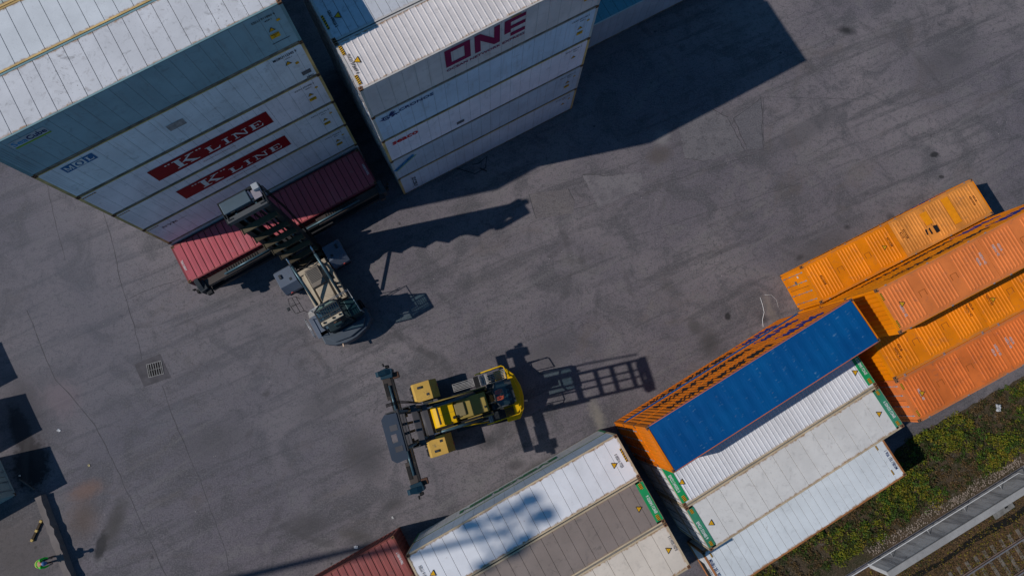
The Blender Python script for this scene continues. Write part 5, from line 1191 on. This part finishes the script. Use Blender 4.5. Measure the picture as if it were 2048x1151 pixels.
    for s in (-1, 1):
        mb = MB(); a, b = s * L1 * .62, s * (half - .25); mb.box(.17, .60, min(a, b), max(a, b), -.28, .02); mb.build('telescopic_arm', M['arm'], sp, .015)
        mb = MB(); mb.tube([(.30, s * L1 * .3, .10), (.30, s * (half * .72), .10)], .06, 10); mb.build('arm_cylinder', M['cyl'], sp)
        mb = MB()
        nn = 14
        for i in range(nn): y = a + (b - a) * (.15 + .5 * i / nn); mb.box(.40, .58, y - .02, y + .02, .02, .055)
        mb.build('hose_track', HOSE, sp)
        e = s * half
        mb = MB(); mb.prism([(-.05, e - s * .10), (.30, e), (.62, e - s * .06), (.64, e - s * .50), (.02, e - s * .54)], -.55, .16, 'z'); hd = mb.build('arm_head', M['head'], sp, .03)
        mb = MB(); mb.prism([(.45, .12), (.74, .16), (.80, .30), (.66, .42), (.30, .30), (.05, .16)], min(e - s * .34, e - s * .08), max(e - s * .34, e - s * .08), 'y'); mb.build('lifting_hook', M['head'], hd, .02)
        mb = MB(); mb.tube([(.62, e - s * .21, .22), (.62, e - s * .21, .02)], .05, 8); mb.build('twist_lock', CHROME, hd)
        mb = MB(); mb.box(.10, .28, min(e + s * .004, e + s * .14), max(e + s * .004, e + s * .14), -.30, .05); mb.box(.30, .36, min(e + s * .1, e + s * .26), max(e + s * .1, e + s * .26), .0, .22); mb.build('guide_arm', HOSE, hd, .01)
        mb = MB(); mb.box(-.28, .05, min(e - s * .62, e - s * .30), max(e - s * .62, e - s * .30), -.35, -.05); mb.build('head_motor', M['rusty'], hd, .03)
    return root

YLW = paint('truck_yellow', (.70, .41, .003), .5, .4, .45, None, False, .1); DULL = paint('truck_dull_yellow', (.52, .32, .07), .65, .6, .6, None, False, .15); TAN = paint('hood_tan', (.28, .21, .055), .4, .15, .6, None, False, .12); PAD = paint('hood_pad', (.20, .165, .085), .4, 0, .7)
DK = paint('truck_charcoal', (.030, .036, .042), .4, .15, .55); MST = paint('mast_dark', (.045, .047, .052), .5, .45, .5, None, False, .3); BM = paint('beam_dark', (.075, .072, .078), .5, .4, .5, None, False, .25); RUSTY = paint('rusty_motor', (.09, .045, .03), .4, .8, .7)
SLATE = paint('plate_slate', (.036, .050, .074), .3, .05, .5); GRT2 = plain('grating', (.36, .35, .34), .5, .3, .2); CYLT = plain('cylinder_barrel', (.055, .10, .125), .35, .3, .2); SPD = paint('spreader_black', (.022, .023, .026), .5, .4, .5, None, False, .4); TEAL = paint('head_teal', (.009, .036, .058), .4, .35, .5); ARM = paint('arm_dark', (.06, .05, .045), .5, .5, .4, None, False, .4)
lift_truck('container_lift_truck', (-3.763, -.964, .004), 197.0, 'yellow container lift truck with raised mast and empty side spreader in the open yard',
           dict(body=YLW, fender=DULL, hoodf=YLW, hoodr=TAN, pad=PAD, dark=DK, mast=MST, beam=BM, top=SLATE, cw=YLW, grate=GRT2, rail=YLW, cyl=CYLT, spreader=SPD, arm=ARM, head=TEAL, rusty=RUSTY), .0, .15, 12.3, 6.5, 3.2, (.16, .84, -.80, 1.25), 3.75, -.12, .45)
CWS = paint('counterweight_slate', (.065, .082, .105), .4, .15, .5); FS = paint('fender_slate', (.105, .130, .175), .35, .1, .5); BEIGE = paint('deck_beige', (.38, .32, .24), .75, .45, .6, None, False, .15); BEIGE2 = paint('deck_pale', (.46, .40, .30), .6, .4, .6); LOUV = paint('radiator_grey', (.19, .165, .14), .6, .3, .7)
BMR = paint('beam_ochre', (.085, .068, .040), .45, .55, .55, None, False, .5); TPB = paint('top_box_grey', (.075, .11, .14), .3, .15, .5); TPH = paint('head_grey', (.075, .08, .085), .4, .35, .55); TANK = paint('tank_green', (.018, .04, .045), .3, .05, .4); JB = paint('junction_white', (.33, .36, .39), .2, .1, .5); BRK = paint('bracket_mauve', (.24, .22, .25), .3, .1, .5); MST1 = paint('mast_black', (.018, .022, .026), .4, .25, .5, None, False, .3)
lift_truck('container_lift_truck', (-11.185, 8.537, .004), 120.6, 'dark slate container lift truck with beige engine deck holding the red container',
           dict(body=DK, fender=FS, hoodf=BEIGE2, hoodr=BEIGE, pad=LOUV, pad2=BEIGE2, dark=DK, mast=MST1, beam=BMR, top=TPH, topbox=TPB, jbox=JB, bracket=BRK, cw=CWS, grate=GRT2, rail=STEEL, cyl=CYLT, spreader=SPD, arm=ARM, head=DK, rusty=SPD, tank=TANK), -.08, 0, 11.6, 2.35, 6.12, (.3, .9, -.38, .95), 4.15, .08, .05, 'slate')
ORG = plain('workwear_orange', (.85, .085, .015), .7, 0, .1); ORG = (ORG,); TRS = plain('workwear_red', (.80, .075, .02), .7, 0, .1); NAVYT = plain('workwear_navy', (.015, .022, .045), .8, 0, .2); HAIR = plain('hair_dark', (.02, .014, .01), .7)
def seat_at(truck, yaw, yb):
    a = R(yaw); x, y = -4.46, yb; return (truck[0] + math.cos(a) * x - math.sin(a) * y, truck[1] + math.sin(a) * x + math.cos(a) * y, 2.13 + .004)
person(seat_at((-3.763, -.964), 197.0, -.12), R(197), 'driver in red orange workwear seated in the yellow truck under its glass roof', SIT, ORG, TRS, None, HAIR)
person(seat_at((-11.185, 8.537), 120.6, .08), R(120.6), 'driver in an orange jacket seated in the dark slate truck under its roof bars', SIT, ORG, NAVYT, None, HAIR)

# ------------------------------------------------------------------ lower left corner: worker, kerb wall, timber skid
HIV = plain('vest_green', (.02, .62, .045), .6, 0, .06); HIVB = plain('vest_band', (.45, .62, .10), .5, 0, .05); BLUH = plain('helmet_blue', (.07, .16, .34), .35, 0, .05)
BEND = dict(pelvis=(-.04, 0, .98), chest=(.22, 0, 1.28), neck=(.40, 0, 1.42), head=(.50, 0, 1.46), look=(.6, 0, -.8))
for s, k in (('l', 1), ('r', -1)): BEND.update({'hip' + s: (-.03, .10 * k, .92), 'knee' + s: (.03 + .05 * k, .12 * k, .50), 'ankle' + s: (-.03 + .07 * k, .13 * k, .08), 'toe' + s: (.13 + .07 * k, .15 * k, .04), 'sh' + s: (.26, .20 * k, 1.32), 'el' + s: (.36, .25 * k, 1.06), 'wr' + s: (.56, .18 * k, .98)})
person((-25.2, -8.84, .004), R(12), 'worker in a bright green safety vest and blue helmet, bending towards the kerb wall', BEND, (HIV, HIVB), NAVYT, BLUH)
kb = empty('kerb_wall', (-26.08, -5.34, 0), math.atan2(-9.73 + 5.37, -24.03 + 26.2), 'low rough concrete kerb wall in the lower left corner, beside the worker', 'kerb wall')
KC = paint('kerb_concrete', (.165, .145, .14), .3, .1, .9, None, False, .2)
mb = MB(); n = 34; Lk = 10.0; sec = []
for i in range(n + 1):
    x = Lk * i / n; w1_ = .19 + rnd.uniform(-.012, .012); w2_ = .16 + rnd.uniform(-.03, .03); h1 = .42 + rnd.uniform(-.02, .02)
    sec.append([(x, -w1_ - .03, 0), (x, -w2_, h1), (x, w2_ + rnd.uniform(-.04, .04), h1 + rnd.uniform(-.02, .02)), (x, w1_ + .03, 0)])
for i in range(n):
    for j in range(3): mb.quad(sec[i][j], sec[i][j + 1], sec[i + 1][j + 1], sec[i + 1][j])
mb.quad(*sec[0]); mb.quad(*sec[n]); mb.build('wall_body', KC, kb)
sk = empty('timber_skid', (-26.12, -7.25, .004), math.atan2(-1.10, -.41), 'narrow dark timber skid with three pale yellow blocks, lying left of the kerb wall', 'timber')
WD = plain('timber_dark', (.05, .035, .02), .85, 0, .3); WP = plain('timber_pale', (.42, .30, .10), .8, 0, .2)
mb = MB(); mb.box(-.60, .60, -.06, .06, .09, .12); mb.box(-.60, .60, -.05, .05, 0, .02); mb.build('plank', WD, sk)
for x in (-.55, .0, .55): mb = MB(); mb.box(x - .07, x + .07, -.075, .075, .02, .135); mb.build('spacer_block', WP, sk, .01)
pl = MB(); pl.box(-.55, .55, -.04, .04, 0, .06); o = pl.build('timber_plank', plain('timber_grey', (.09, .085, .08), .9, 0, .2)); o.location = (-27.0, -4.7, .004); o.rotation_euler = (0, 0, R(-32)); tag(o, 'grey plank lying in the shadow of the left edge container', 'plank')

# ------------------------------------------------------------------ tall lamp mast just outside the picture: its shadow crosses the maroon and white roofs
hx, hy, hz = 1.09, .25, 46.0
bx_, by_ = .65 - hx * (hz - 5.8), -6.39 - hy * (hz - 5.8)
lm = empty('lamp_mast', (bx_, by_, 0), 0, 'tall steel lamp mast outside the lower left corner, known by its crown shaped shadow', 'lamp mast')
mb = MB(); mb.tube([(0, 0, 0), (0, 0, 12), (0, 0, 24), (0, 0, hz)], .28, 14, 0, True, .16); mb.build('mast_pole', STEEL, lm)
mb = MB(); mb.tube([(1.3 * math.cos(t), 1.3 * math.sin(t), hz) for t in [2 * math.pi * i / 24 for i in range(25)]], .08, 6, 0, False); mb.build('crown_ring', STEEL, lm)
for dx, dy, rr in ((1.16, 1.5, .36), (.42, 1.03, .22), (1.9, .78, .40), (-1.9, .29, .34), (-.47, .66, .24), (-1.1, -1.63, .30), (.9, -.35, .30), (.3, -.9, .34)):
    q = Vector((dx, dy, hz)); mb = MB(); mb.tube([(0, 0, hz), q], .05, 6); mb.build('crown_spoke', STEEL, lm)
    mb = MB(); mb.tube([q + Vector((0, 0, -.25)), q + Vector((0, 0, .25))], rr, 12); mb.build('flood_lamp', STEEL, lm)

# ------------------------------------------------------------------ litter
def scrap(x, y, sz, label, col=(.55, .56, .58), z=.006):
    mb = MB(); n = 5; pts = []
    for i in range(n + 1):
        for j in range(n + 1): pts.append((sz * (i / n - .5) + rnd.uniform(-.02, .02), sz * .7 * (j / n - .5) + rnd.uniform(-.02, .02), abs(rnd.gauss(0, sz * .12)) + .004))
    mb.add(pts, [(i * (n + 1) + j, (i + 1) * (n + 1) + j, (i + 1) * (n + 1) + j + 1, i * (n + 1) + j + 1) for i in range(n) for j in range(n)])
    o = mb.build('plastic_scrap', plain('scrap_%d' % int(col[0] * 100 + col[2] * 10), col, .5, 0, .1)); o.location = (x, y, z); o.rotation_euler = (0, 0, rnd.uniform(0, 6)); return tag(o, label, 'litter')
scrap(-25.53, -1.63, .20, 'small white plastic scrap on the asphalt right of the left edge shadows')
scrap(-7.92, -8.25, .24, 'white crumpled scrap beside the maroon container')
scrap(-5.85, -6.62, .14, 'tiny pale scrap on the asphalt between the maroon container and the yellow truck', (.42, .42, .42))
scrap(-23.59, -3.63, .14, 'tiny straw coloured scrap above the orange dust stain', (.42, .36, .2))
scrap(-27.48, -4.2, .12, 'tiny pale scrap in the shadow of the left edge container', (.5, .5, .46))
scrap(30.74, -.34, .42, 'crumpled pale plastic bag on the shrubs at the right edge', (.36, .38, .40), .25)
scrap(28.64, .45, .35, 'small pale plastic bag on the shrubs near the kerbless asphalt edge', (.45, .47, .50), .15)
scrap(19.1, -6.9, .5, 'grey green plastic sheet lying among the shrubs by the low white reefer', (.30, .36, .34), .3)
o = (lambda mb: mb.build('strapping_band', WPIPE))(MB().tube([(16.60, 6.45, .02), (16.72, 6.0, .03), (16.80, 5.5, .02), (16.66, 5.05, .03), (16.68, 4.6, .02)], .018, 5)); tag(o, 'curled white strapping band on the asphalt before the orange hard top doors', 'strap')
o = (lambda mb: mb.build('strapping_band', WPIPE))(MB().tube([(16.9, 6.6, .02), (17.3, 6.62, .03), (17.62, 6.3, .02), (17.72, 5.8, .02)], .008, 5)); tag(o, 'thin looped strapping band nearer to the orange hard top doors', 'strap')
o = (lambda mb: mb.build('cable', HOSE))(MB().tube([(-.95, 14.7, .02), (-.5, 14.5, .02)], .03, 5)); tag(o, 'short black cable end lying in the shade by the pale stack', 'cable')
#@@END
